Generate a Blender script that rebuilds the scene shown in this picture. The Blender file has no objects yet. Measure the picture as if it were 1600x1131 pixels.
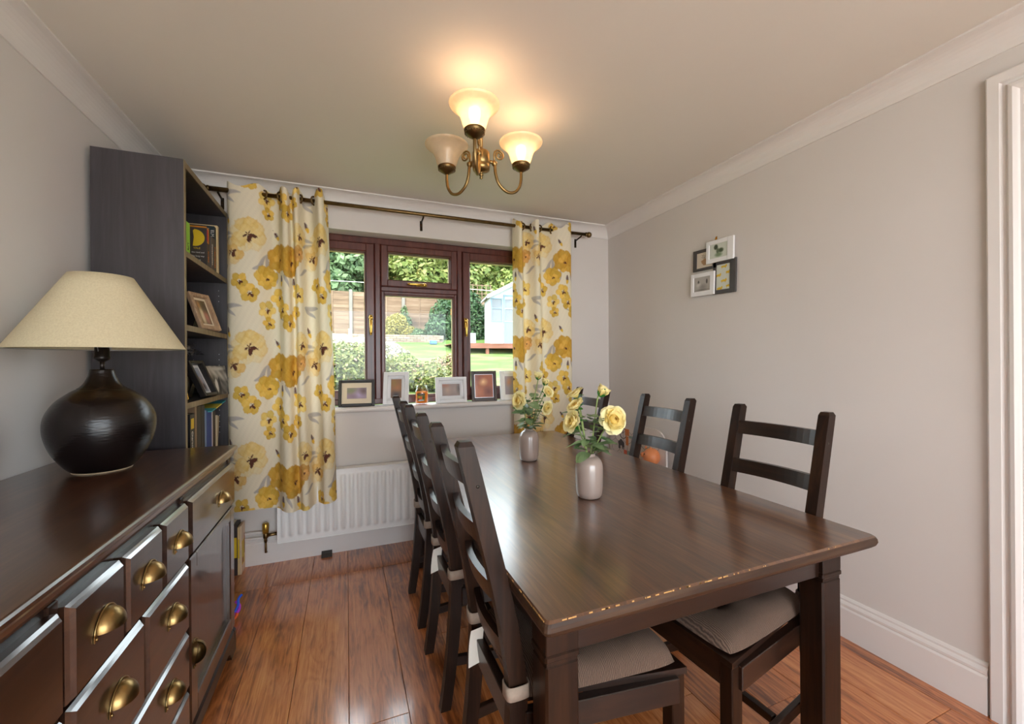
import bpy, bmesh, math, random
import numpy as np
from mathutils import Vector, Matrix, noise as mnoise

PI = math.pi
R = math.radians
C = bpy.context.scene.collection
sc = bpy.context.scene
random.seed(7)
rng = np.random.default_rng(5)

# ------------------------------------------------------------------ camera
# room axes: x to the right, y towards the window wall, z up; floor at 0
HC = 1.2426
cd = bpy.data.cameras.new('camera')
cam = bpy.data.objects.new('camera', cd)
C.objects.link(cam)
cd.sensor_fit = 'HORIZONTAL'
cd.sensor_width = 36.0
cd.lens = 650.14 / 1600 * 36.0
cd.clip_start = 0.02
cd.clip_end = 300
yaw, pit, rol = 0.3786, -0.0003, -0.0074
fw = Vector((math.sin(yaw) * math.cos(pit), math.cos(yaw) * math.cos(pit), math.sin(pit)))
rt0 = Vector((math.cos(yaw), -math.sin(yaw), 0))
up0 = rt0.cross(fw)
rt = rt0 * math.cos(rol) + up0 * math.sin(rol)
up = up0 * math.cos(rol) - rt0 * math.sin(rol)
mw = Matrix((rt, up, -fw)).transposed().to_4x4()
mw.translation = Vector((0, 0, HC))
cam.matrix_world = mw
sc.camera = cam

# ------------------------------------------------------------------ world, sun, exposure
w = bpy.data.worlds.new('sky')
sc.world = w
w.use_nodes = True
bg = w.node_tree.nodes['Background']
bg.inputs[0].default_value = (0.84, 0.925, 1.0, 1)
bg.inputs[1].default_value = 7.5
sun = bpy.data.lights.new('sun', 'SUN')
sun.energy = 7.0
sun.color = (1.0, 0.93, 0.80)
sun.angle = R(1.5)
so = bpy.data.objects.new('sun', sun)
C.objects.link(so)
so.rotation_euler = Vector((0.62, 0.40, -0.80)).to_track_quat('-Z', 'Y').to_euler()
# portals: they give no light of their own, they tell the sampler where the sky enters
def portal(name, loc, rot, sx, sy):
    l = bpy.data.lights.new(name, 'AREA')
    l.shape = 'RECTANGLE'
    l.size, l.size_y = sx, sy
    l.cycles.is_portal = True
    o = bpy.data.objects.new(name, l)
    C.objects.link(o)
    o.location = loc
    o.rotation_euler = rot
vs = sc.view_settings
vs.view_transform = 'Standard'
vs.look = 'None'
vs.gamma = 1.0
vs.use_curve_mapping = False
vs.exposure = 0.20
sc.cycles.use_denoising = True
sc.cycles.max_bounces = 10
sc.cycles.diffuse_bounces = 5
sc.cycles.transparent_max_bounces = 12
sc.cycles.sample_clamp_indirect = 4.0
sc.cycles.caustics_reflective = False
sc.cycles.caustics_refractive = False

# ------------------------------------------------------------------ helpers
def lin(c):
    c = np.asarray(c, float) / 255.0
    return np.where(c <= 0.04045, c / 12.92, ((c + 0.055) / 1.055) ** 2.4)
def L3(*c):
    return tuple(float(x) for x in lin(c))

def LG(*c):
    """outdoor colours: real leaves, grass and weathered wood are far darker than a bright photograph of them"""
    return tuple(0.40 * x for x in L3(*c))

class NT:
    def __init__(s, name):
        s.m = bpy.data.materials.new(name)
        s.m.use_nodes = True
        s.t = s.m.node_tree
        s.p = s.t.nodes['Principled BSDF']
        s.out = s.t.nodes['Material Output']
    def n(s, typ, **kw):
        nd = s.t.nodes.new(typ)
        for k, v in kw.items():
            if k.startswith('i_'):
                key = k[2:]
                key = int(key) if key.isdigit() else key.replace('_', ' ')
                nd.inputs[key].default_value = v
            else:
                setattr(nd, k, v)
        return nd
    def l(s, a, b):
        s.t.links.new(a, b)

def ramp(nt, fac, stops):
    r = nt.n('ShaderNodeValToRGB')
    el = r.color_ramp.elements
    while len(el) < len(stops):
        el.new(0.5)
    for e, (p, c) in zip(el, stops):
        e.position = p
        e.color = (*c, 1)
    nt.l(fac, r.inputs[0])
    return r.outputs[0]

def simple(name, col, rough=0.5, metal=0.0, coat=0.0, vary=0.05, scale=6.0, bump=0.0, bscale=200.0, spec=0.5, sheen=0.0):
    nt = NT(name)
    p = nt.p
    tc = nt.n('ShaderNodeTexCoord')
    nz = nt.n('ShaderNodeTexNoise')
    nz.inputs['Scale'].default_value = scale
    nz.inputs['Detail'].default_value = 4
    nt.l(tc.outputs['Object'], nz.inputs['Vector'])
    c = np.array(col)
    nt.l(ramp(nt, nz.outputs[0], [(0.3, tuple(np.clip(c * (1 - vary), 0, 1))), (0.7, tuple(np.clip(c * (1 + vary), 0, 1)))]), p.inputs['Base Color'])
    p.inputs['Roughness'].default_value = rough
    p.inputs['Metallic'].default_value = metal
    p.inputs['Coat Weight'].default_value = coat
    p.inputs['Coat Roughness'].default_value = 0.08
    p.inputs['Specular IOR Level'].default_value = spec
    p.inputs['Sheen Weight'].default_value = sheen
    if bump:
        n2 = nt.n('ShaderNodeTexNoise')
        n2.inputs['Scale'].default_value = bscale
        nt.l(tc.outputs['Object'], n2.inputs['Vector'])
        b = nt.n('ShaderNodeBump')
        b.inputs['Strength'].default_value = bump
        b.inputs['Distance'].default_value = 0.002
        nt.l(n2.outputs[0], b.inputs['Height'])
        nt.l(b.outputs[0], p.inputs['Normal'])
    return nt.m

def wood(name, dark, mid, light, axis='x', stretch=14.0, scale=7.0, rough=0.35, bump=0.15, rnd=False, boards=0.0, bax=1, coat=0.0, spec=0.5, fig=0.12, tvar=0.22, cior=1.5, crough=0.12, knot=0.0):
    """grain runs along axis; boards > 0 glues boards of that width side by side across axis bax"""
    nt = NT(name)
    p = nt.p
    tc = nt.n('ShaderNodeTexCoord')
    vec = tc.outputs['Object']
    if rnd:
        oi = nt.n('ShaderNodeObjectInfo')
        cmb = nt.n('ShaderNodeCombineXYZ')
        for i, k in enumerate((7.3, 11.1, 5.7)):
            mt = nt.n('ShaderNodeMath', operation='MULTIPLY')
            mt.inputs[1].default_value = k
            nt.l(oi.outputs['Random'], mt.inputs[0])
            nt.l(mt.outputs[0], cmb.inputs[i])
        ad = nt.n('ShaderNodeVectorMath', operation='ADD')
        nt.l(vec, ad.inputs[0])
        nt.l(cmb.outputs[0], ad.inputs[1])
        vec = ad.outputs[0]
    tone = None
    if boards > 0:
        sp = nt.n('ShaderNodeSeparateXYZ')
        nt.l(vec, sp.inputs[0])
        dv = nt.n('ShaderNodeMath', operation='DIVIDE')
        dv.inputs[1].default_value = boards
        nt.l(sp.outputs[bax], dv.inputs[0])
        fl = nt.n('ShaderNodeMath', operation='FLOOR')
        nt.l(dv.outputs[0], fl.inputs[0])
        wn = nt.n('ShaderNodeTexWhiteNoise', noise_dimensions='1D')
        nt.l(fl.outputs[0], wn.inputs['W'])
        tone = wn.outputs['Value']
        sc3 = nt.n('ShaderNodeVectorMath', operation='SCALE')
        nt.l(wn.outputs['Color'], sc3.inputs[0])
        sc3.inputs['Scale'].default_value = 9.0
        ad = nt.n('ShaderNodeVectorMath', operation='ADD')
        nt.l(vec, ad.inputs[0])
        nt.l(sc3.outputs[0], ad.inputs[1])
        vec = ad.outputs[0]
    mp = nt.n('ShaderNodeMapping')
    s = [scale * stretch / 3] * 3
    s['xyz'.index(axis)] = scale / 4
    mp.inputs['Scale'].default_value = s
    nt.l(vec, mp.inputs['Vector'])
    n1 = nt.n('ShaderNodeTexNoise')
    n1.inputs['Scale'].default_value = 1.0
    n1.inputs['Detail'].default_value = 6
    n1.inputs['Roughness'].default_value = 0.65
    n1.inputs['Distortion'].default_value = 0.8
    nt.l(mp.outputs[0], n1.inputs['Vector'])
    # broad cathedral figure
    mp2 = nt.n('ShaderNodeMapping')
    s2 = [scale * 0.9] * 3
    s2['xyz'.index(axis)] = scale * 0.16
    mp2.inputs['Scale'].default_value = s2
    nt.l(vec, mp2.inputs['Vector'])
    n2 = nt.n('ShaderNodeTexNoise')
    n2.inputs['Scale'].default_value = 1.0
    n2.inputs['Detail'].default_value = 3
    n2.inputs['Distortion'].default_value = 1.2
    nt.l(mp2.outputs[0], n2.inputs['Vector'])
    ml = nt.n('ShaderNodeMath', operation='MULTIPLY')
    ml.inputs[1].default_value = 9.0
    nt.l(n2.outputs[0], ml.inputs[0])
    fr = nt.n('ShaderNodeMath', operation='PINGPONG')
    fr.inputs[1].default_value = 1.0
    nt.l(ml.outputs[0], fr.inputs[0])
    mx = nt.n('ShaderNodeMath', operation='MULTIPLY_ADD')
    nt.l(fr.outputs[0], mx.inputs[0])
    mx.inputs[1].default_value = fig
    nt.l(n1.outputs[0], mx.inputs[2])
    fac = mx.outputs[0]
    if tone is None and rnd:
        tone = oi.outputs['Random']
    if tone is not None:
        m3 = nt.n('ShaderNodeMath', operation='MULTIPLY_ADD')
        nt.l(tone, m3.inputs[0])
        m3.inputs[1].default_value = tvar
        nt.l(fac, m3.inputs[2])
        m4 = nt.n('ShaderNodeMath', operation='SUBTRACT')
        nt.l(m3.outputs[0], m4.inputs[0])
        m4.inputs[1].default_value = tvar / 2
        fac = m4.outputs[0]
    if knot:
        mp3 = nt.n('ShaderNodeMapping')
        s3 = [9.0] * 3
        s3['xyz'.index(axis)] = 3.2
        mp3.inputs['Scale'].default_value = s3
        nt.l(vec, mp3.inputs['Vector'])
        n3 = nt.n('ShaderNodeTexNoise')
        n3.inputs['Scale'].default_value = 1.0
        n3.inputs['Detail'].default_value = 5
        nt.l(mp3.outputs[0], n3.inputs['Vector'])
        mr3 = nt.n('ShaderNodeMapRange')
        mr3.inputs[1].default_value, mr3.inputs[2].default_value = 0.52, 0.74
        mr3.inputs[3].default_value, mr3.inputs[4].default_value = 0.0, -knot
        nt.l(n3.outputs[0], mr3.inputs[0])
        ak = nt.n('ShaderNodeMath', operation='ADD')
        nt.l(fac, ak.inputs[0]); nt.l(mr3.outputs[0], ak.inputs[1])
        fac = ak.outputs[0]
    nt.l(ramp(nt, fac, [(0.30, dark), (0.55, mid), (0.82, light)]), p.inputs['Base Color'])
    p.inputs['Roughness'].default_value = rough
    p.inputs['Coat Weight'].default_value = coat
    p.inputs['Coat Roughness'].default_value = crough
    p.inputs['Coat IOR'].default_value = cior
    p.inputs['Specular IOR Level'].default_value = spec
    if bump:
        b = nt.n('ShaderNodeBump')
        b.inputs['Strength'].default_value = bump
        b.inputs['Distance'].default_value = 0.0012
        nt.l(n1.outputs[0], b.inputs['Height'])
        nt.l(b.outputs[0], p.inputs['Normal'])
    return nt.m

def printmat(name, rough=0.4, coat=0.0, translucent=0.0, bump=0.0):
    """flat print: the colours are the ink, kept as a colour attribute"""
    nt = NT(name)
    at = nt.n('ShaderNodeAttribute', attribute_name='Ink')
    nt.l(at.outputs['Color'], nt.p.inputs['Base Color'])
    nt.p.inputs['Roughness'].default_value = rough
    nt.p.inputs['Coat Weight'].default_value = coat
    nt.p.inputs['Coat Roughness'].default_value = 0.03
    if bump:
        tc = nt.n('ShaderNodeTexCoord')
        n2 = nt.n('ShaderNodeTexNoise')
        n2.inputs['Scale'].default_value = 420
        nt.l(tc.outputs['Object'], n2.inputs['Vector'])
        b = nt.n('ShaderNodeBump')
        b.inputs['Strength'].default_value = bump
        b.inputs['Distance'].default_value = 0.001
        nt.l(n2.outputs[0], b.inputs['Height'])
        nt.l(b.outputs[0], nt.p.inputs['Normal'])
    if translucent:
        tr = nt.n('ShaderNodeBsdfTranslucent')
        nt.l(at.outputs['Color'], tr.inputs['Color'])
        ms = nt.n('ShaderNodeMixShader')
        ms.inputs[0].default_value = translucent
        nt.l(nt.p.outputs[0], ms.inputs[1])
        nt.l(tr.outputs[0], ms.inputs[2])
        nt.l(ms.outputs[0], nt.out.inputs['Surface'])
    return nt.m

class MB:
    """collects shapes and links them as ONE mesh object"""
    def __init__(s):
        s.v, s.f, s.mi, s.sm = [], [], [], []
    def add(s, vs, fs, mi=0, smooth=False):
        b = len(s.v)
        s.v.extend([tuple(v) for v in vs])
        for f in fs:
            s.f.append(tuple(i + b for i in f))
            s.mi.append(mi)
            s.sm.append(smooth)
        return s
    def box(s, x0, x1, y0, y1, z0, z1, b=0.0, mi=0, M=None):
        lo, hi = (min(x0, x1), min(y0, y1), min(z0, z1)), (max(x0, x1), max(y0, y1), max(z0, z1))
        if b <= 0:
            vs = [(lo[0] if not i & 1 else hi[0], lo[1] if not i & 2 else hi[1], lo[2] if not i & 4 else hi[2]) for i in range(8)]
            fs = [(0, 2, 3, 1), (4, 5, 7, 6), (0, 1, 5, 4), (2, 6, 7, 3), (0, 4, 6, 2), (1, 3, 7, 5)]
        else:
            b = min(b, 0.49 * min(h - l for h, l in zip(hi, lo)))
            vs, ix = [], {}
            for i in range(8):
                sg = [1 if i & (1 << a) else 0 for a in range(3)]
                for a in range(3):
                    co = [(hi[k] if sg[k] else lo[k]) if k == a else (hi[k] - b if sg[k] else lo[k] + b) for k in range(3)]
                    ix[(i, a)] = len(vs)
                    vs.append(tuple(co))
            fs = []
            cen = Vector([(h + l) / 2 for h, l in zip(hi, lo)])
            def q(ids):
                pts = [Vector(vs[i]) for i in ids]
                n = (pts[1] - pts[0]).cross(pts[2] - pts[0])
                mid = sum(pts, Vector()) / len(pts)
                fs.append(tuple(ids) if n.dot(mid - cen) > 0 else tuple(reversed(ids)))
            for a in range(3):
                o1, o2 = [k for k in range(3) if k != a]
                for sgn in (0, 1):
                    q([ix[((sgn << a) | (p << o1) | (r << o2), a)] for p, r in ((0, 0), (1, 0), (1, 1), (0, 1))])
                for p in (0, 1):
                    for r in (0, 1):
                        i0, i1 = (p << o1) | (r << o2), (1 << a) | (p << o1) | (r << o2)
                        q([ix[(i0, o1)], ix[(i1, o1)], ix[(i1, o2)], ix[(i0, o2)]])
            for i in range(8):
                q([ix[(i, 0)], ix[(i, 1)], ix[(i, 2)]])
        if M is not None:
            vs = [M @ Vector(v) for v in vs]
        return s.add(vs, fs, mi)
    def prism(s, prof, axis, a0, a1, mi=0, smooth=False, M=None):
        """prof: 2D points in the plane of the other two axes (in xyz order)"""
        n = len(prof)
        vs = []
        for a in (a0, a1):
            for p in prof:
                c = list(p)
                c.insert('xyz'.index(axis), a)
                vs.append(tuple(c))
        if M is not None:
            vs = [M @ Vector(v) for v in vs]
        fs = [tuple(range(n)), tuple(range(2 * n - 1, n - 1, -1))]
        s.add(vs, fs, mi)
        b = len(s.v) - 2 * n
        for i in range(n):
            j = (i + 1) % n
            s.f.append((b + i, b + n + i, b + n + j, b + j))
            s.mi.append(mi)
            s.sm.append(smooth)
        return s
    def tube(s, path, r, n=8, mi=0, caps=True, smooth=True, closed=False):
        P = [Vector(p) for p in path]
        rr = r if isinstance(r, (list, tuple)) else [r] * len(P)
        m = len(P)
        vs, ref = [], None
        for i in range(m):
            if closed:
                t = (P[(i + 1) % m] - P[i - 1]).normalized()
            else:
                t = (P[min(i + 1, m - 1)] - P[max(i - 1, 0)]).normalized()
            if ref is None:
                ref = Vector((0, 0, 1)) if abs(t.z) < 0.9 else Vector((1, 0, 0))
            u = (ref - t * ref.dot(t)).normalized()
            ref = u
            vv = t.cross(u)
            for k in range(n):
                a = 2 * PI * k / n
                vs.append(P[i] + (u * math.cos(a) + vv * math.sin(a)) * rr[i])
        fs = []
        for i in range(m if closed else m - 1):
            i2 = (i + 1) % m
            for k in range(n):
                k2 = (k + 1) % n
                fs.append((i * n + k, i * n + k2, i2 * n + k2, i2 * n + k))
        s.add(vs, fs, mi, smooth)
        if caps and not closed:
            b = len(s.v) - len(vs)
            for base, rev in ((b, True), (b + (m - 1) * n, False)):
                ids = tuple(range(base, base + n))
                s.f.append(ids[::-1] if rev else ids)
                s.mi.append(mi)
                s.sm.append(False)
        return s
    def lathe(s, prof, n=32, c=(0, 0, 0), mi=0, smooth=True, M=None):
        vs, fs = [], []
        m = len(prof)
        for r, z in prof:
            for k in range(n):
                a = 2 * PI * k / n
                vs.append((c[0] + r * math.cos(a), c[1] + r * math.sin(a), c[2] + z))
        for i in range(m - 1):
            for k in range(n):
                k2 = (k + 1) % n
                fs.append((i * n + k, i * n + k2, (i + 1) * n + k2, (i + 1) * n + k))
        if prof[0][0] < 1e-4:
            pass
        if M is not None:
            vs = [M @ Vector(v) for v in vs]
        return s.add(vs, fs, mi, smooth)
    def ball(s, c, r, nu=16, nv=10, mi=0, M=None, sx=1, sy=1, sz=1):
        prof = [(max(1e-4, math.sin(PI * i / nv)) , -math.cos(PI * i / nv)) for i in range(nv + 1)]
        vs, fs = [], []
        for a, z in prof:
            for k in range(nu):
                t = 2 * PI * k / nu
                vs.append((c[0] + r * sx * a * math.cos(t), c[1] + r * sy * a * math.sin(t), c[2] + r * sz * z))
        for i in range(nv):
            for k in range(nu):
                k2 = (k + 1) % nu
                fs.append((i * nu + k, i * nu + k2, (i + 1) * nu + k2, (i + 1) * nu + k))
        if M is not None:
            vs = [M @ Vector(v) for v in vs]
        return s.add(vs, fs, mi, True)
    def grid(s, P, mi=0, smooth=True):
        """P: array (a, b, 3)"""
        a, b = P.shape[:2]
        base = len(s.v)
        s.v.extend(map(tuple, P.reshape(-1, 3)))
        for i in range(a - 1):
            for j in range(b - 1):
                s.f.append((base + i * b + j, base + (i + 1) * b + j, base + (i + 1) * b + j + 1, base + i * b + j + 1))
                s.mi.append(mi)
                s.sm.append(smooth)
        return s
    def mesh(s, name, mats, off=(0, 0, 0)):
        me = bpy.data.meshes.new(name)
        v = np.array(s.v, float) - np.array(off)
        me.from_pydata(v.tolist(), [], s.f)
        for m in (mats if isinstance(mats, (list, tuple)) else [mats]):
            me.materials.append(m)
        me.polygons.foreach_set('material_index', s.mi)
        me.polygons.foreach_set('use_smooth', s.sm)
        me.update()
        return me
    def build(s, name, mats, parent=None, world=True, loc=(0, 0, 0), rot=(0, 0, 0)):
        """world=True: the shapes were given in world coordinates, parent (unrotated) at its own place"""
        off = np.zeros(3)
        if parent is not None and world:
            q = parent
            while q is not None:
                off = off + np.array(q.location)
                q = q.parent
        return link(name, s.mesh(name, mats, off), parent, loc, rot)

def link(name, me, parent=None, loc=(0, 0, 0), rot=(0, 0, 0)):
    o = bpy.data.objects.new(name, me)
    C.objects.link(o)
    o.parent = parent
    o.location = loc
    o.rotation_euler = rot
    return o

def tag(o, label=None, cat=None, group=None, kind=None):
    for k, v in (('label', label), ('category', cat), ('group', group), ('kind', kind)):
        if v:
            o[k] = v
    return o

def thing(name, label, cat, loc=(0, 0, 0), rz=0.0, group=None):
    o = bpy.data.objects.new(name, None)
    C.objects.link(o)
    o.empty_display_size = 0.05
    o.location = loc
    o.rotation_euler = (0, 0, rz)
    return tag(o, label, cat, group)

def struct(o, label=None):
    o['kind'] = 'structure'
    if label:
        o['label'] = label
    return o

def copy_tree(o, parent=None):
    c = o.copy()
    C.objects.link(c)
    c.parent = parent
    for ch in list(o.children):
        copy_tree(ch, c)
    return c

def ink(o, cols):
    me = o.data
    at = me.color_attributes.new('Ink', 'FLOAT_COLOR', 'POINT')
    a = np.ones((len(me.vertices), 4), np.float32)
    a[:, :3] = cols
    at.data.foreach_set('color', a.ravel())

def paint_card(name, wd, ht, nx, ny, fn, mat, parent, loc=(0, 0, 0), rot=(0, 0, 0), th=0.0012):
    """a flat printed sheet with thickness, standing in its local xz plane, print towards -y; fn(u, v) with u, v in 0..1 gives srgb 0..255"""
    us, vsx = np.linspace(0, 1, nx), np.linspace(0, 1, ny)
    U, V = np.meshgrid(us, vsx)
    P = np.stack([(U - 0.5) * wd, np.zeros_like(U), V * ht], -1)
    m = MB()
    m.grid(P.transpose(1, 0, 2)[::-1], smooth=False)
    cols = lin(np.clip(fn(U, V), 0, 255)).transpose(1, 0, 2)[::-1].reshape(-1, 3)
    n0 = len(m.v)
    m.box(-wd / 2, wd / 2, 0.0004, th + 0.0004, 0, ht)
    o = m.build(name, mat, parent, world=False, loc=loc, rot=rot)
    allc = np.tile(np.array([[0.7, 0.7, 0.68]]), (len(m.v), 1))
    allc[:n0] = cols
    ink(o, allc)
    return o

def blobs(bgc, items):
    """items: (u, v, ru, rv, (r,g,b), softness)"""
    def f(U, V):
        col = np.zeros(U.shape + (3,)) + np.array(bgc if not callable(bgc) else 0, float)
        if callable(bgc):
            col = bgc(U, V)
        for (u, v, ru, rv, c, so_) in items:
            d = np.sqrt(((U - u) / ru) ** 2 + ((V - v) / rv) ** 2)
            a = np.clip((1 - d) / max(so_, 1e-3) + 0.0, 0, 1)[..., None]
            col = col * (1 - a) + np.array(c, float) * a
        return col
    return f

def text(name, body, size, mat, parent, loc, rot, ext=0.0004, align='CENTER'):
    cu = bpy.data.curves.new(name, 'FONT')
    cu.body = body
    cu.size = size
    cu.extrude = ext
    cu.align_x = align
    cu.align_y = 'CENTER'
    cu.resolution_u = 3
    tmp = bpy.data.objects.new('tmp', cu)
    me = tmp.to_mesh().copy()
    tmp.to_mesh_clear()
    bpy.data.objects.remove(tmp)
    bpy.data.curves.remove(cu)
    me.materials.clear()
    me.materials.append(mat)
    return link(name, me, parent, loc, rot)

def catmull(pts, n):
    P = np.array(pts, float)
    out = []
    m = len(P)
    for i in range(m - 1):
        p0, p1, p2, p3 = P[max(i - 1, 0)], P[i], P[i + 1], P[min(i + 2, m - 1)]
        for t in np.linspace(0, 1, n, endpoint=False):
            out.append(0.5 * ((2 * p1) + (-p0 + p2) * t + (2 * p0 - 5 * p1 + 4 * p2 - p3) * t * t + (-p0 + 3 * p1 - 3 * p2 + p3) * t ** 3))
    out.append(P[-1])
    return np.array(out)

# ------------------------------------------------------------------ materials
WALL = simple('white_wall_paint', L3(211, 205, 201), 0.75, vary=0.012, scale=2.5, bump=0.04, bscale=300)
CEIL = simple('white_ceiling_paint', L3(220, 214, 206), 0.85, vary=0.012, scale=2.0, bump=0.05, bscale=220)
TRIM = simple('white_gloss_paint', L3(222, 217, 214), 0.35, vary=0.015, scale=3)
RADW = simple('white_enamel', L3(236, 235, 234), 0.3, vary=0.008)
FLOORW = wood('laminate_planks', L3(120, 64, 28), L3(194, 114, 60), L3(222, 152, 94), axis='y', scale=16.0, stretch=14, rough=0.4, bump=0.08, rnd=True, coat=1.0, cior=1.6, crough=0.14, fig=0.13, tvar=0.20, knot=0.22)
WD = dict(dark=L3(18, 9, 5), mid=L3(32, 17, 10), light=L3(52, 31, 19), coat=0.28, cior=1.5, crough=0.16, spec=0.35)
WOODX = wood('dark_stained_wood_along', axis='x', rough=0.33, bump=0.2, **WD)
WOODY = wood('dark_stained_wood_across', axis='y', rough=0.33, bump=0.2, **WD)
WOODZ = wood('dark_stained_wood_upright', axis='z', rough=0.42, bump=0.2, dark=L3(19, 9, 4), mid=L3(34, 18, 9), light=L3(54, 32, 18), coat=0.10, cior=1.5, crough=0.2, spec=0.18)
TOPW = wood('dark_stained_table_top', L3(56, 30, 12), L3(86, 50, 24), L3(114, 74, 38), axis='y', rough=0.4, bump=0.10, boards=0.11, bax=0, scale=9, stretch=20, coat=1.0, cior=1.7, crough=0.20, tvar=0.14)
EDGEW = wood('shaded_table_edge_stain', L3(36, 22, 13), L3(58, 38, 25), L3(84, 60, 40), axis='x', rough=0.5, bump=0.1, coat=0.0, spec=0.3)  # same stain as the top; the edge's shade is put into the colour
DRAWY = wood('glossy_dark_stain_across', axis='y', rough=0.33, bump=0.08, dark=L3(28, 15, 10), mid=L3(46, 28, 19), light=L3(66, 43, 30), coat=1.0, cior=1.75, crough=0.09)
DRAWZ = wood('glossy_dark_stain_upright', axis='z', rough=0.33, bump=0.08, dark=L3(28, 15, 10), mid=L3(46, 28, 19), light=L3(66, 43, 30), coat=1.0, cior=1.75, crough=0.09)
SIDETOP = wood('dark_stained_sideboard_top', L3(46, 25, 13), L3(66, 39, 22), L3(90, 58, 35), axis='y', rough=0.34, bump=0.12, boards=0.13, bax=0, scale=8, stretch=18, coat=0.8, cior=1.7, crough=0.15, tvar=0.14)
WORN = simple('bare_worn_pine', L3(196, 152, 92), 0.6, vary=0.2, scale=60)
BOOKC = wood('black_brown_veneer', L3(36, 32, 35), L3(48, 43, 47), L3(60, 55, 60), axis='z', spec=0.8, rough=0.42, bump=0.1, scale=9)
EDGE = wood('pale_edge_strip', L3(96, 82, 60), L3(122, 106, 80), L3(140, 124, 96), axis='z', rough=0.5, bump=0.0)
BRASS = simple('antique_brass', L3(150, 124, 80), 0.32, metal=1.0, vary=0.25, scale=30)
BRASSD = simple('dark_antique_brass', L3(112, 90, 58), 0.36, metal=1.0, vary=0.2, scale=40)
GOLD = simple('polished_gold', L3(214, 170, 84), 0.2, metal=1.0, vary=0.05)
SCREW = simple('dark_screw', (0.03, 0.025, 0.02), 0.4, metal=0.6)
MAHOG = wood('rosewood_window_foil', L3(56, 26, 22), L3(84, 42, 36), L3(104, 56, 46), axis='z', rough=0.30, bump=0.08, scale=8)
BLACK = simple('black_paint', L3(30, 27, 26), 0.4, vary=0.1)
GREYBLK = simple('charcoal_paint', L3(66, 62, 62), 0.5, vary=0.06)
WHITEF = simple('white_frame_paint', L3(232, 232, 234), 0.4, vary=0.02)
CREAMF = simple('cream_mount', L3(222, 208, 184), 0.7, vary=0.03)
BROWNF = simple('walnut_frame', L3(58, 38, 26), 0.35, vary=0.1)
PALEF = wood('limed_oak_frame', L3(136, 108, 84), L3(170, 140, 112), L3(200, 174, 146), axis='z', rough=0.5, bump=0.1, scale=20)
SILVER = simple('silver_edge', L3(200, 200, 205), 0.3, metal=0.8)
PHOTO = printmat('glossy_photo_print', 0.35, coat=0.6)
PAPER = printmat('matt_print', 0.6)
CLOTH = printmat('printed_curtain_cotton', 0.85, translucent=0.14, bump=0.15)
CUSH = None

def cushion_mat():
    nt = NT('ribbed_taupe_cotton')
    tc = nt.n('ShaderNodeTexCoord')
    wv = nt.n('ShaderNodeTexWave', wave_type='BANDS', bands_direction='X')
    wv.inputs['Scale'].default_value = 70
    wv.inputs['Distortion'].default_value = 3.5
    wv.inputs['Detail'].default_value = 2
    nt.l(tc.outputs['Object'], wv.inputs['Vector'])
    nt.l(ramp(nt, wv.outputs['Fac'], [(0.0, L3(68, 52, 43)), (1.0, L3(114, 92, 78))]), nt.p.inputs['Base Color'])
    nt.p.inputs['Roughness'].default_value = 0.95
    b = nt.n('ShaderNodeBump')
    b.inputs['Strength'].default_value = 0.6
    b.inputs['Distance'].default_value = 0.002
    nt.l(wv.outputs['Fac'], b.inputs['Height'])
    nt.l(b.outputs[0], nt.p.inputs['Normal'])
    return nt.m
CUSH = cushion_mat()
TAPE = simple('taupe_tape', L3(158, 142, 128), 0.9, vary=0.08, scale=80, bump=0.3)
TAGM = simple('white_care_tag', L3(232, 230, 222), 0.8, vary=0.02)

def glassmat(name, tint=(1, 1, 1), refl=1.0):
    nt = NT(name)
    tr = nt.n('ShaderNodeBsdfTransparent')
    tr.inputs[0].default_value = (*tint, 1)
    gl = nt.n('ShaderNodeBsdfGlossy')
    gl.inputs['Roughness'].default_value = 0.0
    lw = nt.n('ShaderNodeLayerWeight')
    pw = nt.n('ShaderNodeMath', operation='POWER')
    pw.inputs[1].default_value = 4.0
    nt.l(lw.outputs['Facing'], pw.inputs[0])
    ml = nt.n('ShaderNodeMath', operation='MULTIPLY_ADD')
    ml.inputs[1].default_value = 0.6
    ml.inputs[2].default_value = 0.03 * refl
    nt.l(pw.outputs[0], ml.inputs[0])
    ms = nt.n('ShaderNodeMixShader')
    nt.l(ml.outputs[0], ms.inputs[0])
    nt.l(tr.outputs[0], ms.inputs[1])
    nt.l(gl.outputs[0], ms.inputs[2])
    nt.l(ms.outputs[0], nt.out.inputs['Surface'])
    return nt.m
PANE = glassmat('window_glass', (0.97, 0.985, 0.975), 0.5)
JARG = glassmat('jar_glass', (0.95, 0.97, 0.96), 2.5)

# ------------------------------------------------------------------ room shell
XL, XR, YB, YF, H = -1.003, 2.075, 2.986, -1.45, 2.366
WX0, WX1, WZ0, WZ1 = -0.45, 1.455, 0.948, 2.132      # window opening
T = 0.30

fl = struct(tag(bpy.data.objects.new('floor', None), 'warm brown wood laminate plank floor'))
C.objects.link(fl)
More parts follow.
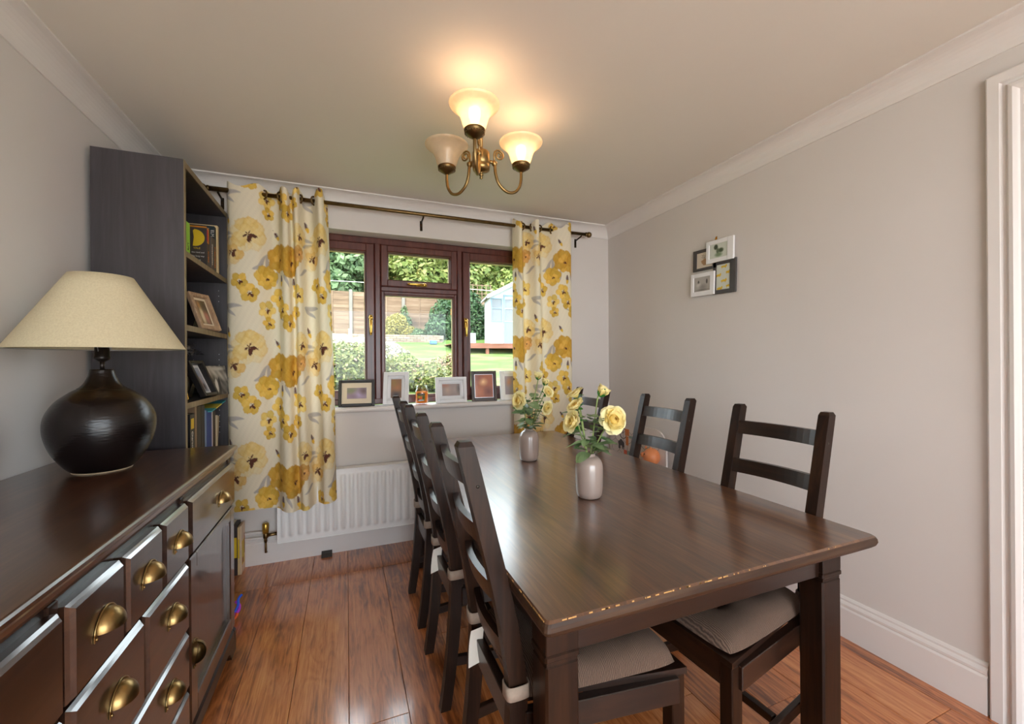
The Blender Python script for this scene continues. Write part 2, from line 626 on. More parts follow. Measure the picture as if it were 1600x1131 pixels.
# planks run towards the window; joints recessed between the bevelled pieces
def plank_mesh(ln):
    m = MB()
    m.box(-0.0985, 0.0985, 0, ln - 0.0014, -0.012, 0, b=0.0014)
    return m.mesh('plank', FLOORW)
pm_cache = {}
row = 0
x = -1.1
sub = MB()
sub.box(XL - T, XR + T, YF - 0.2, YB + 0.02, -0.20, -0.0125)
sub.build('underlay', simple('dark_underlay', L3(40, 24, 14), 0.9), fl)
seams = {0: [1.513], 1: [0.25], -1: [0.6], -2: [0.95], 2: [1.9, 0.55], 3: [1.35], 4: [0.75, 1.98], 5: [1.2], 6: [0.45, 1.7], 7: [1.05], 8: [0.3, 1.55], 9: [0.8, 2.1], 10: [1.3]}
for i in range(-6, 11):
    x0 = i * 0.1985
    if x0 > XR or x0 + 0.2 < XL:
        continue
    cuts = sorted([YF - 0.1] + seams.get(i, [0.3 + 0.37 * (i % 3)]) + [2.655, YB + 0.01])
    if cuts[1] - cuts[0] > 1.5:
        cuts.insert(1, cuts[1] - 1.28)
    for a, b in zip(cuts[:-1], cuts[1:]):
        ln = round(b - a, 3)
        if ln not in pm_cache:
            pm_cache[ln] = plank_mesh(ln)
        link('plank', pm_cache[ln], fl, (x0 + 0.09925, a, 0))

def wallbox(name, *b, mat=WALL):
    m = MB()
    m.box(*b)
    return struct(m.build(name, mat))
wallbox('wall_left', XL - T, XL, YF - 0.3, YB + T, -0.1, H + 0.2)
# right wall with a doorway (opening y -0.20 .. 0.64)
m = MB()
m.box(XR, XR + T, 0.645, YB + T, -0.1, H + 0.2)
m.box(XR, XR + T, YF - 0.3, -0.20, -0.1, H + 0.2)
m.box(XR, XR + T, -0.20, 0.645, 2.13, H + 0.2)
struct(m.build('wall_right', WALL))
# window wall
m = MB()
m.box(XL - T, WX0, YB, YB + T, -0.3, H + 0.2)
m.box(WX1, XR + T, YB, YB + T, -0.3, H + 0.2)
m.box(WX0, WX1, YB, YB + T, -0.3, WZ0 - 0.035)
m.box(WX0, WX1, YB, YB + T, WZ1, H + 0.2)
struct(m.build('wall_back', WALL))
# wall behind the camera with an unseen opening, its width set for the daylight it lets in
FX0, FX1, FZ1 = -0.70, 1.80, 2.20
m = MB()
m.box(XL - T, FX0, YF - 0.3, YF, -0.1, H + 0.2)
m.box(FX1, XR + T, YF - 0.3, YF, -0.1, H + 0.2)
m.box(FX0, FX1, YF - 0.3, YF, FZ1, H + 0.2)
struct(m.build('wall_front', WALL))
m = MB()
m.box(XL - T, XR + T, YF - 1.9, YB + T, H, H + 0.22)  # slab runs on past the front wall as an added unseen canopy blocking sky
struct(m.build('ceiling', CEIL))
portal('portal_window', ((WX0 + WX1) / 2, YB + 0.2, (WZ0 + WZ1) / 2), (R(-90), 0, 0), WX1 - WX0, WZ1 - WZ0)
portal('portal_rear_opening', ((FX0 + FX1) / 2, YF - 0.1, FZ1 / 2), (R(90), 0, 0), FX1 - FX0, FZ1)

# cornice: plain cove with a small bead on both edges
def cove(sign):
    c = 0.088
    pts = [(0, 0), (0, -c), (sign * 0.006, -c), (sign * 0.008, -c + 0.007)]
    for k in range(1, 8):
        a = PI / 2 * k / 8
        pts.append((sign * (c - 0.009 - (c - 0.017) * math.cos(a)), -c + 0.007 + (c - 0.016) * math.sin(a)))
    pts += [(sign * (c - 0.008), -0.009), (sign * c, -0.007), (sign * c, 0)]
    return pts
for i, (ax, sg, wall) in enumerate((('y', 1, XL), ('y', -1, XR), ('x', -1, YB))):
    prof = [(wall + a, H + b) for a, b in cove(sg)]
    m = MB()
    if ax == 'y':
        m.prism(prof, 'y', YF, YB)
    else:
        m.prism(prof, 'x', XL, XR)
    o = m.build('trim_%d' % (i + 1), TRIM)
    struct(o, ['white cove cornice along the left wall', 'white cove cornice along the right wall', 'white cove cornice above the window'][i])

# skirting boards with a moulded top
def skirt(sign):
    return [(0, 0), (sign * 0.018, 0), (sign * 0.018, 0.128), (sign * 0.012, 0.136), (sign * 0.016, 0.141), (sign * 0.017, 0.150), (sign * 0.013, 0.157), (sign * 0.009, 0.162), (sign * 0.010, 0.170), (sign * 0.005, 0.178), (0, 0.18)]
for nm, ax, sg, wall, a0, a1 in (('baseboard_left', 'y', 1, XL, YF, YB), ('baseboard_right', 'y', -1, XR, 0.735, YB), ('baseboard_back', 'x', -1, YB, XL, XR)):
    m = MB()
    m.prism([(wall + a, b) for a, b in skirt(sg)], ax, a0, a1)
    struct(m.build(nm, TRIM))

# ------------------------------------------------------------------ door with architrave on the right wall
dr = struct(tag(bpy.data.objects.new('door_1', None), 'white painted door and moulded architrave at the right edge'))
C.objects.link(dr)
arch = [(0, 0), (-0.020, 0), (-0.022, 0.004), (-0.022, 0.032), (-0.015, 0.038), (-0.015, 0.046), (-0.026, 0.054), (-0.028, 0.064), (-0.022, 0.074), (-0.016, 0.078), (-0.016, 0.086), (0, 0.086)]
AT, AY0, AY1 = 2.205, -0.285, 0.728
def mitred(ends):
    # ends(b) gives the two end points of the moulding line that lies b inside the outer edge
    n = len(arch)
    vs = [(XR + a, *ends(b)[0]) for a, b in arch] + [(XR + a, *ends(b)[1]) for a, b in arch]
    fs = [tuple(range(n)), tuple(range(2 * n - 1, n - 1, -1))] + [(k, n + k, n + (k + 1) % n, (k + 1) % n) for k in range(n)]
    m = MB()
    m.add(vs, fs)
    m.build('architrave', TRIM, dr)
mitred(lambda b: ((AY1 - b, 0.0), (AY1 - b, AT - b)))
mitred(lambda b: ((AY0 + b, AT - b), (AY0 + b, 0.0)))
mitred(lambda b: ((AY1 - b, AT - b), (AY0 + b, AT - b)))
m = MB()
m.box(XR + 0.0, XR + T, 0.615, 0.645, 0, 2.13)
m.box(XR + 0.0, XR + T, -0.20, -0.17, 0, 2.13)
m.box(XR + 0.0, XR + T, -0.17, 0.615, 2.10, 2.13)
m.build('door_lining', TRIM, dr)
m = MB()
m.box(XR + 0.05, XR + 0.09, -0.17, 0.615, 0.006, 2.10, b=0.003)
for z0, z1 in ((0.2, 0.95), (1.1, 1.95)):
    for y0, y1 in ((-0.07, 0.18), (0.27, 0.52)):
        m.box(XR + 0.044, XR + 0.052, y0, y1, z0, z1, b=0.004)
m.build('door_panel', TRIM, dr)

# ------------------------------------------------------------------ window
YW = 3.092                                            # room side face of the frames
win = struct(tag(bpy.data.objects.new('window_1', None), 'mahogany brown casement window with three lights'))
C.objects.link(win)
def bars(m, x0, x1, z0, z1, t, y0, y1, b=0.006, tb=None):
    """a rectangular frame of mitred looking bars, t wide"""
    tb = tb or t
    m.box(x0, x0 + t, y0, y1, z0, z1, b)
    m.box(x1 - t, x1, y0, y1, z0, z1, b)
    m.box(x0 + t - b, x1 - t + b, y0, y1, z1 - t, z1, b)
    m.box(x0 + t - b, x1 - t + b, y0, y1, z0, z0 + tb, b)
m = MB()
bars(m, WX0 + 0.001, WX1 - 0.001, WZ0 + 0.001, WZ1 - 0.001, 0.052, YW, YW + 0.07, 0.008, 0.045)
m.build('outer_frame', MAHOG, win)
M1, M2 = 0.209, 0.806
for xc in (M1, M2):
    m = MB()
    m.box(xc - 0.026, xc + 0.026, YW, YW + 0.07, WZ0 + 0.03, WZ1 - 0.03, 0.012)
    m.build('mullion', MAHOG, win)
m = MB()
m.box(M1 + 0.015, M2 - 0.015, YW, YW + 0.07, 1.746, 1.796, 0.012)
m.build('transom', MAHOG, win)
GY = YW + 0.035
def light(name, x0, x1, z0, z1, t, proud, handle=None):
    m = MB()
    bars(m, x0, x1, z0, z1, t, YW - proud, YW + 0.055, 0.006)
    # stepped glazing bead inside the sash
    bars(m, x0 + t - 0.004, x1 - t + 0.004, z0 + t - 0.004, z1 - t + 0.004, 0.010, YW + 0.012, YW + 0.05, 0.003)
    s = m.build(name, MAHOG, win)
    g = MB()
    g.box(x0 + t, x1 - t, GY, GY + 0.004, z0 + t, z1 - t)
    g.build('glass_pane', PANE, s)
    sp = MB()
    bars(sp, x0 + t + 0.003, x1 - t - 0.003, z0 + t + 0.003, z1 - t - 0.003, 0.006, GY + 0.006, GY + 0.02, 0.001)
    sp.build('spacer_bar', simple('pale_gold_spacer', L3(206, 186, 130), 0.5), s)
    return s
s1 = light('casement_sash', WX0 + 0.048, M1 - 0.022, WZ0 + 0.040, WZ1 - 0.050, 0.058, 0.012)
s3 = light('casement_sash', M2 + 0.022, WX1 - 0.048, WZ0 + 0.040, WZ1 - 0.050, 0.058, 0.012)
light('fixed_light', M1 + 0.022, M2 - 0.022, WZ0 + 0.030, 1.756, 0.024, -0.004)
s2 = light('vent_sash', M1 + 0.022, M2 - 0.022, 1.788, WZ1 - 0.050, 0.048, 0.012)
def handle(parent, x, z, horiz=False):
    m = MB()
    y = YW - 0.012
    A = Matrix.Translation((x, y, z)) @ (Matrix.Rotation(R(90), 4, 'Y') if horiz else Matrix())
    m.box(-0.011, 0.011, -0.010, 0, -0.045, 0.035, 0.004, M=A)
    m.ball((0, -0.020, 0.012), 0.014, 12, 8, M=A, sz=1.3)
    n0 = len(m.v)
    m.tube([A @ Vector(q) for q in ((0, -0.022, 0.012), (0, -0.032, -0.01), (0, -0.034, -0.05), (0, -0.032, -0.09), (0, -0.030, -0.108))], [0.008, 0.010, 0.009, 0.0085, 0.006], 10)
    m.build('window_handle', GOLD, parent)
handle(s1, 0.160, 1.545)
handle(s3, 0.846, 1.545)
handle(s2, 0.520, 1.808, True)
# sill board with rounded nose
m = MB()
ns = [(YB + 0.10, WZ0), (YB - 0.022, WZ0)] + [(YB - 0.022 - 0.017 * math.sin(PI * k / 6), WZ0 - 0.017 + 0.017 * math.cos(PI * k / 6)) for k in range(1, 6)] + [(YB - 0.022, WZ0 - 0.034), (YB + 0.10, WZ0 - 0.034)]
m.prism(ns, 'x', WX0 - 0.03, WX1 + 0.03)
struct(m.build('trim_4', TRIM), 'white window sill board with rounded nose')

# ------------------------------------------------------------------ chandelier
cx, cy = 0.552, 1.735
ch = thing('chandelier', 'three arm antique brass ceiling light with frosted glass shades', 'ceiling light', (cx, cy, H))
zb = 2.125
RAY = 0.198
m = MB()
m.lathe([(0.0001, 0), (0.058, 0), (0.060, -0.006), (0.052, -0.018), (0.030, -0.028), (0.012, -0.032), (0.0001, -0.032)], 28, (cx, cy, H))
m.build('ceiling_rose', BRASS, ch)
m = MB()
m.tube([(cx, cy, H - 0.03), (cx, cy, zb + 0.03)], 0.008, 10)
m.build('down_rod', BRASS, ch)
m = MB()
m.lathe([(0.008, 0.052), (0.013, 0.045), (0.016, 0.038), (0.034, 0.034), (0.038, 0.028), (0.039, -0.020), (0.036, -0.024), (0.039, -0.028), (0.036, -0.046), (0.020, -0.052), (0.008, -0.056), (0.007, -0.061), (0.011, -0.066), (0.007, -0.071), (0.004, -0.074), (0.008, -0.079), (0.0001, -0.086)], 24, (cx, cy, zb))
m.build('hub', BRASS, ch)

def shade_mat(name, glow=False):
    nt = NT(name)
    nt.t.nodes.remove(nt.p)
    tl = nt.n('ShaderNodeBsdfTranslucent')
    tl.inputs[0].default_value = (0.95, 0.86, 0.70, 1)
    df = nt.n('ShaderNodeBsdfDiffuse')
    df.inputs[0].default_value = (0.86, 0.78, 0.66, 1)
    tp = nt.n('ShaderNodeBsdfTransparent')
    tp.inputs[0].default_value = (1.0, 0.94, 0.84, 1)
    gl = nt.n('ShaderNodeBsdfGlossy')
    gl.inputs['Roughness'].default_value = 0.25
    a = nt.n('ShaderNodeMixShader'); a.inputs[0].default_value = 0.45
    nt.l(tl.outputs[0], a.inputs[1]); nt.l(df.outputs[0], a.inputs[2])
    tc = nt.n('ShaderNodeTexCoord')
    nz = nt.n('ShaderNodeTexNoise'); nz.inputs['Scale'].default_value = 14; nz.inputs['Detail'].default_value = 3
    nt.l(tc.outputs['Object'], nz.inputs['Vector'])
    mr = nt.n('ShaderNodeMapRange')
    mr.inputs[1].default_value = 0.3; mr.inputs[2].default_value = 0.7
    mr.inputs[3].default_value = 0.36; mr.inputs[4].default_value = 0.56
    nt.l(nz.outputs[0], mr.inputs[0])
    b = nt.n('ShaderNodeMixShader')
    nt.l(mr.outputs[0], b.inputs[0])
    nt.l(a.outputs[0], b.inputs[1]); nt.l(tp.outputs[0], b.inputs[2])
    c = nt.n('ShaderNodeMixShader'); c.inputs[0].default_value = 0.05
    nt.l(b.outputs[0], c.inputs[1]); nt.l(gl.outputs[0], c.inputs[2])
    nt.l(c.outputs[0], nt.out.inputs['Surface'])
    return nt.m
SHADE = shade_mat('frosted_shade_glass')
def emis(name, col, st):
    nt = NT(name)
    e = nt.n('ShaderNodeEmission')
    e.inputs[0].default_value = (*col, 1)
    e.inputs[1].default_value = st
    nt.l(e.outputs[0], nt.out.inputs['Surface'])
    return nt.m
BULB = emis('lit_bulb', (1.0, 0.84, 0.58), 7.0)
BULBOFF = simple('unlit_bulb', (0.8, 0.78, 0.72), 0.3)
dcam = math.atan2(-cy, -cx)
for k in range(3):
    a = dcam - R(7) + k * 2 * PI / 3
    ca, sa = math.cos(a), math.sin(a)
    def P(r, z):
        return (cx + ca * r, cy + sa * r, zb + z)
    m = MB()
    pts = [(0.039, 0.0), (0.058, 0.004), (0.066, -0.008)]
    pa = catmull([(0.066, -0.008), (0.070, -0.050), (0.086, -0.090), (0.125, -0.118), (0.165, -0.112), (0.190, -0.082), (RAY, -0.045), (RAY, -0.010)], 6)
    m.tube([P(r, z) for r, z in pa], 0.0068, 10)
    m.lathe([(0.008, -0.010), (0.012, -0.004), (0.013, 0.004), (0.009, 0.010)], 14, P(0.064, -0.004))
    m.tube([P(0.036, 0.0), P(0.066, 0.0)], 0.008, 10)
    arm = m.build('arm', BRASS, ch)
    # scroll that curls up and outward above the arm
    sp = [(0.064, 0.004), (0.062, 0.030)]
    for q in range(0, 22):
        t = q / 21.0
        an = PI - t * 3.4 * PI
        rr = 0.025 * (1 - 0.72 * t)
        sp.append((0.087 + rr * math.cos(an), 0.038 + rr * math.sin(an)))
    m = MB()
    m.tube([P(r, z) for r, z in sp], 0.0040, 8)
    m.build('scroll', BRASS, arm)
    m = MB()
    m.lathe([(0.007, -0.016), (0.012, -0.012), (0.020, -0.008), (0.036, 0.004), (0.041, 0.014), (0.042, 0.020), (0.040, 0.022), (0.034, 0.012), (0.007, -0.006)], 28, P(RAY, 0.0))
    for q in range(24):
        b = 2 * PI * q / 24
        c0 = P(RAY, 0.006)
        m.ball((c0[0] + 0.0375 * math.cos(b), c0[1] + 0.0375 * math.sin(b), c0[2]), 0.0028, 6, 4)
    m.build('shade_holder', BRASSD, arm)
    prof = [(0.030, 0.012), (0.041, 0.024), (0.049, 0.046), (0.055, 0.066), (0.063, 0.083), (0.076, 0.098), (0.089, 0.108), (0.096, 0.114), (0.099, 0.121)]
    prof += [(r - 0.003, z + 0.0025) for r, z in reversed(prof)]
    pr = [(r, z) for r, z in catmull(prof[:9], 3)]
    pr2 = pr + [(r - 0.0035, z + 0.0015) for r, z in reversed(pr)]
    m = MB()
    m.lathe(pr2, 40, P(RAY, 0.0))
    m.build('glass_shade', SHADE, ch)
    m = MB()
    m.lathe([(0.012, 0.0), (0.013, 0.030), (0.016, 0.040), (0.022, 0.055), (0.024, 0.070), (0.020, 0.084), (0.010, 0.092), (0.0001, 0.094)], 18, P(RAY, 0.016))
    lit = k != 2
    m.build('bulb', BULB if lit else BULBOFF, ch)
    if lit:
        pl = bpy.data.lights.new('bulb_light', 'POINT')
        pl.energy = 1.7
        pl.color = (1.0, 0.57, 0.29)
        pl.shadow_soft_size = 0.045
        po = bpy.data.objects.new('bulb_light', pl)
        C.objects.link(po)
        po.parent = ch
        po.location = Vector(P(RAY, 0.086)) - Vector((cx, cy, H))

# ------------------------------------------------------------------ dining table
TX0, TX1, TY0, TY1, TZ = 0.344, 1.394, 0.707, 2.690, 0.745
tb = thing('dining_table', 'long dark brown wooden dining table in the middle of the room', 'table', ((TX0 + TX1) / 2, (TY0 + TY1) / 2, 0))
def rounded_top(m, x0, x1, y0, y1, prof, mi=0, edge=None):
    """prof: (inset, z) from bottom to top, stacked rectangles with small corner rounding"""
    rings = []
    for ins, z in prof:
        ring = []
        r = 0.012
        for (sx, sy, a0) in ((1, 1, 0), (-1, 1, 90), (-1, -1, 180), (1, -1, 270)):
            ccx = (x1 - ins - r) if sx > 0 else (x0 + ins + r)
            ccy = (y1 - ins - r) if sy > 0 else (y0 + ins + r)
            for q in range(4):
                a = R(a0 + 30 * q)
                ring.append((ccx + r * math.cos(a), ccy + r * math.sin(a), z))
        rings.append(ring)
    n = 16
    vs = [v for r_ in rings for v in r_]
    fs = []
    for i in range(len(rings) - 1):
        for k in range(n):
            k2 = (k + 1) % n
            fs.append((i * n + k, i * n + k2, (i + 1) * n + k2, (i + 1) * n + k))
    fs.append(tuple(range(n))[::-1])
    fs.append(tuple(range((len(rings) - 1) * n, len(rings) * n)))
    m.add(vs, fs, mi)
    if edge is not None:
        for q in range(len(m.mi) - len(fs), len(m.mi) - n - 1):
            m.mi[q] = edge
m = MB()
rounded_top(m, TX0, TX1, TY0, TY1, [(0.022, TZ - 0.038), (0.010, TZ - 0.034), (0.003, TZ - 0.027), (0.0, TZ - 0.019), (0.001, TZ - 0.010), (0.004, TZ - 0.004), (0.009, TZ)], 0, 1)
m.build('table_top', [TOPW, EDGEW], tb)
# chipped, bare wood along the front and left edges
m = MB()
rr = random.Random(3)
for q in range(40):
    u = rr.random() * 0.42 + 0.02 if q < 28 else rr.random() * 0.9
    xx = TX0 + 0.012 + u * (TX1 - TX0)
    ln = rr.uniform(0.0015, 0.012) if q < 28 else rr.uniform(0.001, 0.004)
    m.box(xx, xx + ln, TY0 + 0.0035, TY0 + 0.0035 + rr.uniform(0.0006, 0.0016), TZ - 0.0026, TZ + 0.0003, 0.0003)
for q in range(30):
    yy = TY0 + 0.012 + rr.random() ** 1.6 * 0.45
    ln = rr.uniform(0.003, 0.022)
    m.box(TX0 + 0.0035, TX0 + 0.0035 + rr.uniform(0.0006, 0.0016), yy, yy + ln, TZ - 0.0026, TZ + 0.0003, 0.0003)
o = m.build('worn_edge', WORN, tb)
tag(o, 'bare pale wood showing along the chipped edges', kind='stuff')
ax0, ax1, ay0, ay1 = TX0 + 0.040, TX1 - 0.040, TY0 + 0.078, TY1 - 0.078
for mt_, b in ((WOODY, (ax0 + 0.02, ax0 + 0.045, ay0 + 0.06, ay1 - 0.06)), (WOODY, (ax1 - 0.045, ax1 - 0.02, ay0 + 0.06, ay1 - 0.06)),
               (WOODX, (ax0 + 0.07, ax1 - 0.07, ay0 + 0.012, ay0 + 0.037)), (WOODX, (ax0 + 0.07, ax1 - 0.07, ay1 - 0.037, ay1 - 0.012))):
    m = MB()
    m.box(*b, 0.610, TZ - 0.037, 0.002)
    m.build('apron', mt_, tb)
for sx in (0, 1):
    for sy in (0, 1):
        x0 = ax0 if sx == 0 else ax1 - 0.080
        y0 = ay0 if sy == 0 else ay1 - 0.072
        m = MB()
        m.box(x0, x0 + 0.080, y0, y0 + 0.072, 0.622, TZ - 0.037, 0.002)
        m.box(x0 - 0.002, x0 + 0.082, y0 - 0.002, y0 + 0.074, 0.606, 0.623, 0.004)
        m.box(x0 + 0.003, x0 + 0.077, y0 + 0.003, y0 + 0.069, 0.598, 0.607)
        m.box(x0, x0 + 0.080, y0, y0 + 0.072, 0.0, 0.600, 0.005)
        m.build('leg', WOODZ, tb)

# ------------------------------------------------------------------ ladder back chairs (local: faces +x)
def chair_proto(label):
    t = thing('dining_chair', label, 'chair', group='ladder back chairs around the dining table')
    # rear posts run from the floor to the top in one sweep
    zs = [0.0, 0.10, 0.22, 0.34, 0.44, 0.52, 0.64, 0.745, 0.88, 1.0, 1.055, 1.066]
    xs = [-0.235, -0.220, -0.206, -0.196, -0.190, -0.193, -0.212, -0.235, -0.268, -0.297, -0.311, -0.313]
    wd = [0.036, 0.038, 0.040, 0.042, 0.044, 0.044, 0.043, 0.042, 0.041, 0.040, 0.038, 0.026]
    for s in (-1, 1):
        m = MB()
        vs, fs = [], []
        for z, xx, ww in zip(zs, xs, wd):
            if z > 1.06:
                xx += 0.002
            for dx, dy in ((-1, -1), (1, -1), (1, 1), (-1, 1)):
                vs.append((xx + dx * ww / 2, s * 0.158 + dy * (0.017 if z < 1.06 else 0.013), z))
        n = len(zs)
        for i in range(n - 1):
            for k in range(4):
                k2 = (k + 1) % 4
                fs.append((i * 4 + k, i * 4 + k2, (i + 1) * 4 + k2, (i + 1) * 4 + k))
        fs += [(3, 2, 1, 0), tuple(range(4 * n - 4, 4 * n))]
        m.add(vs, fs)
        p = m.build('back_post', WOODZ, t, world=False)
        m = MB()
        m.lathe([(0.0001, 0.0), (0.004, 0.0), (0.0045, 0.0015)], 10, M=Matrix.Translation((-0.285, s * 0.1755, 0.965)) @ Matrix.Rotation(R(90 if s > 0 else -90), 4, 'X'))
        m.build('screw', SCREW, p, world=False)
    def px_(z):
        return float(np.interp(z, zs, xs))
    for z in (0.978, 0.832, 0.686, 0.540):
        m = MB()
        h = 0.025
        n = 12
        ring = []
        for i in range(n + 1):
            v = -0.143 + 0.286 * i / n
            bow = 0.018 * (1 - (v / 0.143) ** 2)
            ring.append((v, bow))
        vs, fs = [], []
        for v, bow in ring:
            for dz in (-h, h):
                c = px_(z + dz) - bow + 0.006
                vs += [(c - 0.009, v, z + dz), (c + 0.009, v, z + dz)]
        for i in range(n):
            a, b = i * 4, (i + 1) * 4
            fs += [(a, b, b + 2, a + 2), (a + 1, a + 3, b + 3, b + 1), (a, a + 1, b + 1, b), (a + 2, b + 2, b + 3, a + 3)]
        fs += [(0, 2, 3, 1), (4 * n, 4 * n + 1, 4 * n + 3, 4 * n + 2)]
        m.add(vs, fs)
        m.build('back_slat', WOODY, t, world=False)
    # seat: slab a little wider in front, on a frame of rails
    m = MB()
    m.prism([(-0.165, -0.150), (0.262, -0.226), (0.262, 0.226), (-0.165, 0.150)], 'z', 0.430, 0.446)
    m.build('seat', WOODX, t, world=False)
    for s in (-1, 1):
        m = MB()
        m.box(0.217, 0.258, s * 0.203 - 0.020, s * 0.203 + 0.020, 0.0, 0.430, 0.003)
        m.build('leg', WOODZ, t, world=False)
        m = MB()
        ang = math.atan2(0.052, 0.40) * s
        M = Matrix.Translation((0.020, s * 0.193, 0)) @ Matrix.Rotation(ang, 4, 'Z')
        m.box(-0.195, 0.215, -0.013, 0.013, 0.366, 0.430, 0.002, M=M)
        m.build('side_rail', WOODX, t, world=False)
        m = MB()
        m.box(-0.220, 0.215, -0.009, 0.009, 0.150, 0.184, 0.002, M=M)
        m.build('stretcher', WOODX, t, world=False)
    m = MB()
    m.box(0.230, 0.255, -0.185, 0.185, 0.366, 0.430, 0.002)
    m.build('front_rail', WOODY, t, world=False)
    m = MB()
    m.box(-0.205, -0.180, -0.142, 0.142, 0.362, 0.428, 0.002)
    m.build('back_rail', WOODY, t, world=False)
    m = MB()
    m.box(0.0, 0.022, -0.176, 0.176, 0.155, 0.180, 0.002)
    m.build('stretcher', WOODY, t, world=False)
    return t

def pad_mesh():
    n = 44
    us = np.linspace(-1, 1, n)
    top, bot = np.zeros((n, n, 3)), np.zeros((n, n, 3))
    for i, u in enumerate(us):
        for j, v in enumerate(us):
            hw = 0.172 + (0.218 - 0.172) * (u + 1) / 2
            xx = 0.036 + u * 0.220
            rx = max(abs(u), abs(v))
            e = max(0.0, (1 - abs(u) ** 6)) ** 0.5 * max(0.0, (1 - abs(v) ** 6)) ** 0.5
            z = 0.448 + 0.004 + 0.056 * e
            for bu in (-0.30, 0.42):
                for bv in (-0.36, 0.36):
                    d2 = (u - bu) ** 2 + (v - bv) ** 2
                    z -= 0.030 * (0.7 * math.exp(-d2 / 0.012) + 0.45 * math.exp(-d2 / 0.07)) * e
            z += 0.003 * math.sin(5 * u + 2 * v) * e
            cr = 1 - 0.06 * (abs(u * v)) ** 4
            top[i, j] = (xx * cr, v * hw * cr, z)
            bot[i, j] = (xx * cr, v * hw * cr, 0.448 + 0.004 * (1 - e))
    m = MB()
    m.grid(top)
    m.grid(bot[::-1])
    return m.mesh('pad', CUSH)
PAD = pad_mesh()
def cushion_proto(label, tagside=0):
    t = thing('seat_cushion', label, 'cushion', group='tufted taupe seat cushions on the dining chairs')
    link('pad', PAD, t)
    for bu in (-0.30, 0.42):
        for bv in (-0.36, 0.36):
            m = MB()
            m.ball((0.036 + bu * 0.220, bv * 0.195, 0.478), 0.006, 10, 6, sz=0.5)
            m.build('tuft_button', CUSH, t, world=False)
    for s in (-1, 1):
        m = MB()
        w, z0, z1 = 0.0, 0.462, 0.494
        cx_, cy_ = -0.1905, s * 0.158
        a, b = 0.026, 0.0215
        pts = [(-0.165, s * 0.13)]
        ring_o, ring_i = [], []
        loop = [(a, -b), (a, b), (-a, b), (-a, -b)]
        for kk in range(24):
            an = 2 * PI * kk / 24
            c, sn = math.cos(an), math.sin(an)
            d = (abs(c / a) ** 5 + abs(sn / b) ** 5) ** (-1 / 5)
            ring_o.append((cx_ + (d + 0.0032) * c, cy_ + (d + 0.0032) * sn))
            ring_i.append((cx_ + d * c, cy_ + d * sn))
        vs, fs = [], []
        for (x1, y1), (x2, y2) in zip(ring_o, ring_i):
            tl = 0.006 * s * (y1 - cy_) / b * 0.4
            vs += [(x1, y1, z0 + tl), (x1, y1, z1 + tl), (x2, y2, z1 + tl), (x2, y2, z0 + tl)]
        for kk in range(24):
            p, q = kk * 4, ((kk + 1) % 24) * 4
            fs += [(p, q, q + 1, p + 1), (p + 1, q + 1, q + 2, p + 2), (p + 2, q + 2, q + 3, p + 3), (p + 3, q + 3, q, p)]
        m.add(vs, fs, smooth=True)
        m.tube([(-0.172, s * 0.135, 0.474), (-0.166, s * 0.150, 0.477)], 0.008, 8)
        m.build('tie', TAPE, t, world=False)
    if tagside:
        m = MB()
        n = 8
        P = np.zeros((n, 2, 3))
        for i in range(n):
            tt = i / (n - 1)
            zc = 0.462 - 0.085 * tt
            xc = -0.192 - 0.03 * tt - 0.012 * math.sin(3 * tt)
            P[i, 0] = (-0.185 - 0.006 * tt, 0.105 - 0.02 * tt + 0.012 * math.sin(3 * tt), zc + 0.004)
            P[i, 1] = (-0.220 - 0.016 * tt, 0.120 - 0.03 * tt + 0.010 * math.sin(3 * tt), zc - 0.012)
        Q = P + np.array([0.0008, 0, 0.0008])
        m.grid(P)
        m.grid(Q[::-1])
        tg = m.build('care_tag', TAGM, t, world=False)
        tag(tg, 'white fabric care tag hanging out at the back')
    return t

spots = [  # x, y, rot, chair label, cushion label, tag
    (0.555, 1.065, 0.0, 'dark ladder back chair closest to the camera, left of the table', 'taupe cushion tied to the nearest chair on the window-radiator side', 1),
    (0.555, 1.640, 0.0, 'middle dark ladder back chair of the three left of the table', 'taupe cushion with hanging white tag on the middle left chair', 1),
    (0.555, 2.140, 0.0, 'dark ladder back chair left of the table, beside the radiator', 'taupe cushion on the left chair beside the radiator', 0),
    (1.180, 1.046, R(180 + 4), 'dark ladder back chair right of the table nearest the door', 'tufted taupe cushion seen under the table corner beside its right leg', 0),
    (1.185, 1.660, R(180), 'middle dark ladder back chair between table and right wall', 'taupe cushion on the middle chair along the right wall', 0),
    (1.185, 2.340, R(180), 'dark ladder back chair right of the table, behind the roses', 'taupe cushion on the chair in the corner behind the roses', 0),
]
spots[0] = (*spots[0][:4], 'taupe cushion with rolled white tag on the nearest left chair', 1)
cp = None
for i, (x, y, a, cl, ql, tg_) in enumerate(spots):
    if cp is None:
        cp = chair_proto(cl)
        o = cp
    else:
        o = copy_tree(cp)
        o['label'] = cl
    o.location = (x, y, 0)
    o.rotation_euler = (0, 0, a)
    if i < 5:
        q = cushion_proto(ql, tg_)
        q.location = (x, y, 0)
        q.rotation_euler = (0, 0, a)

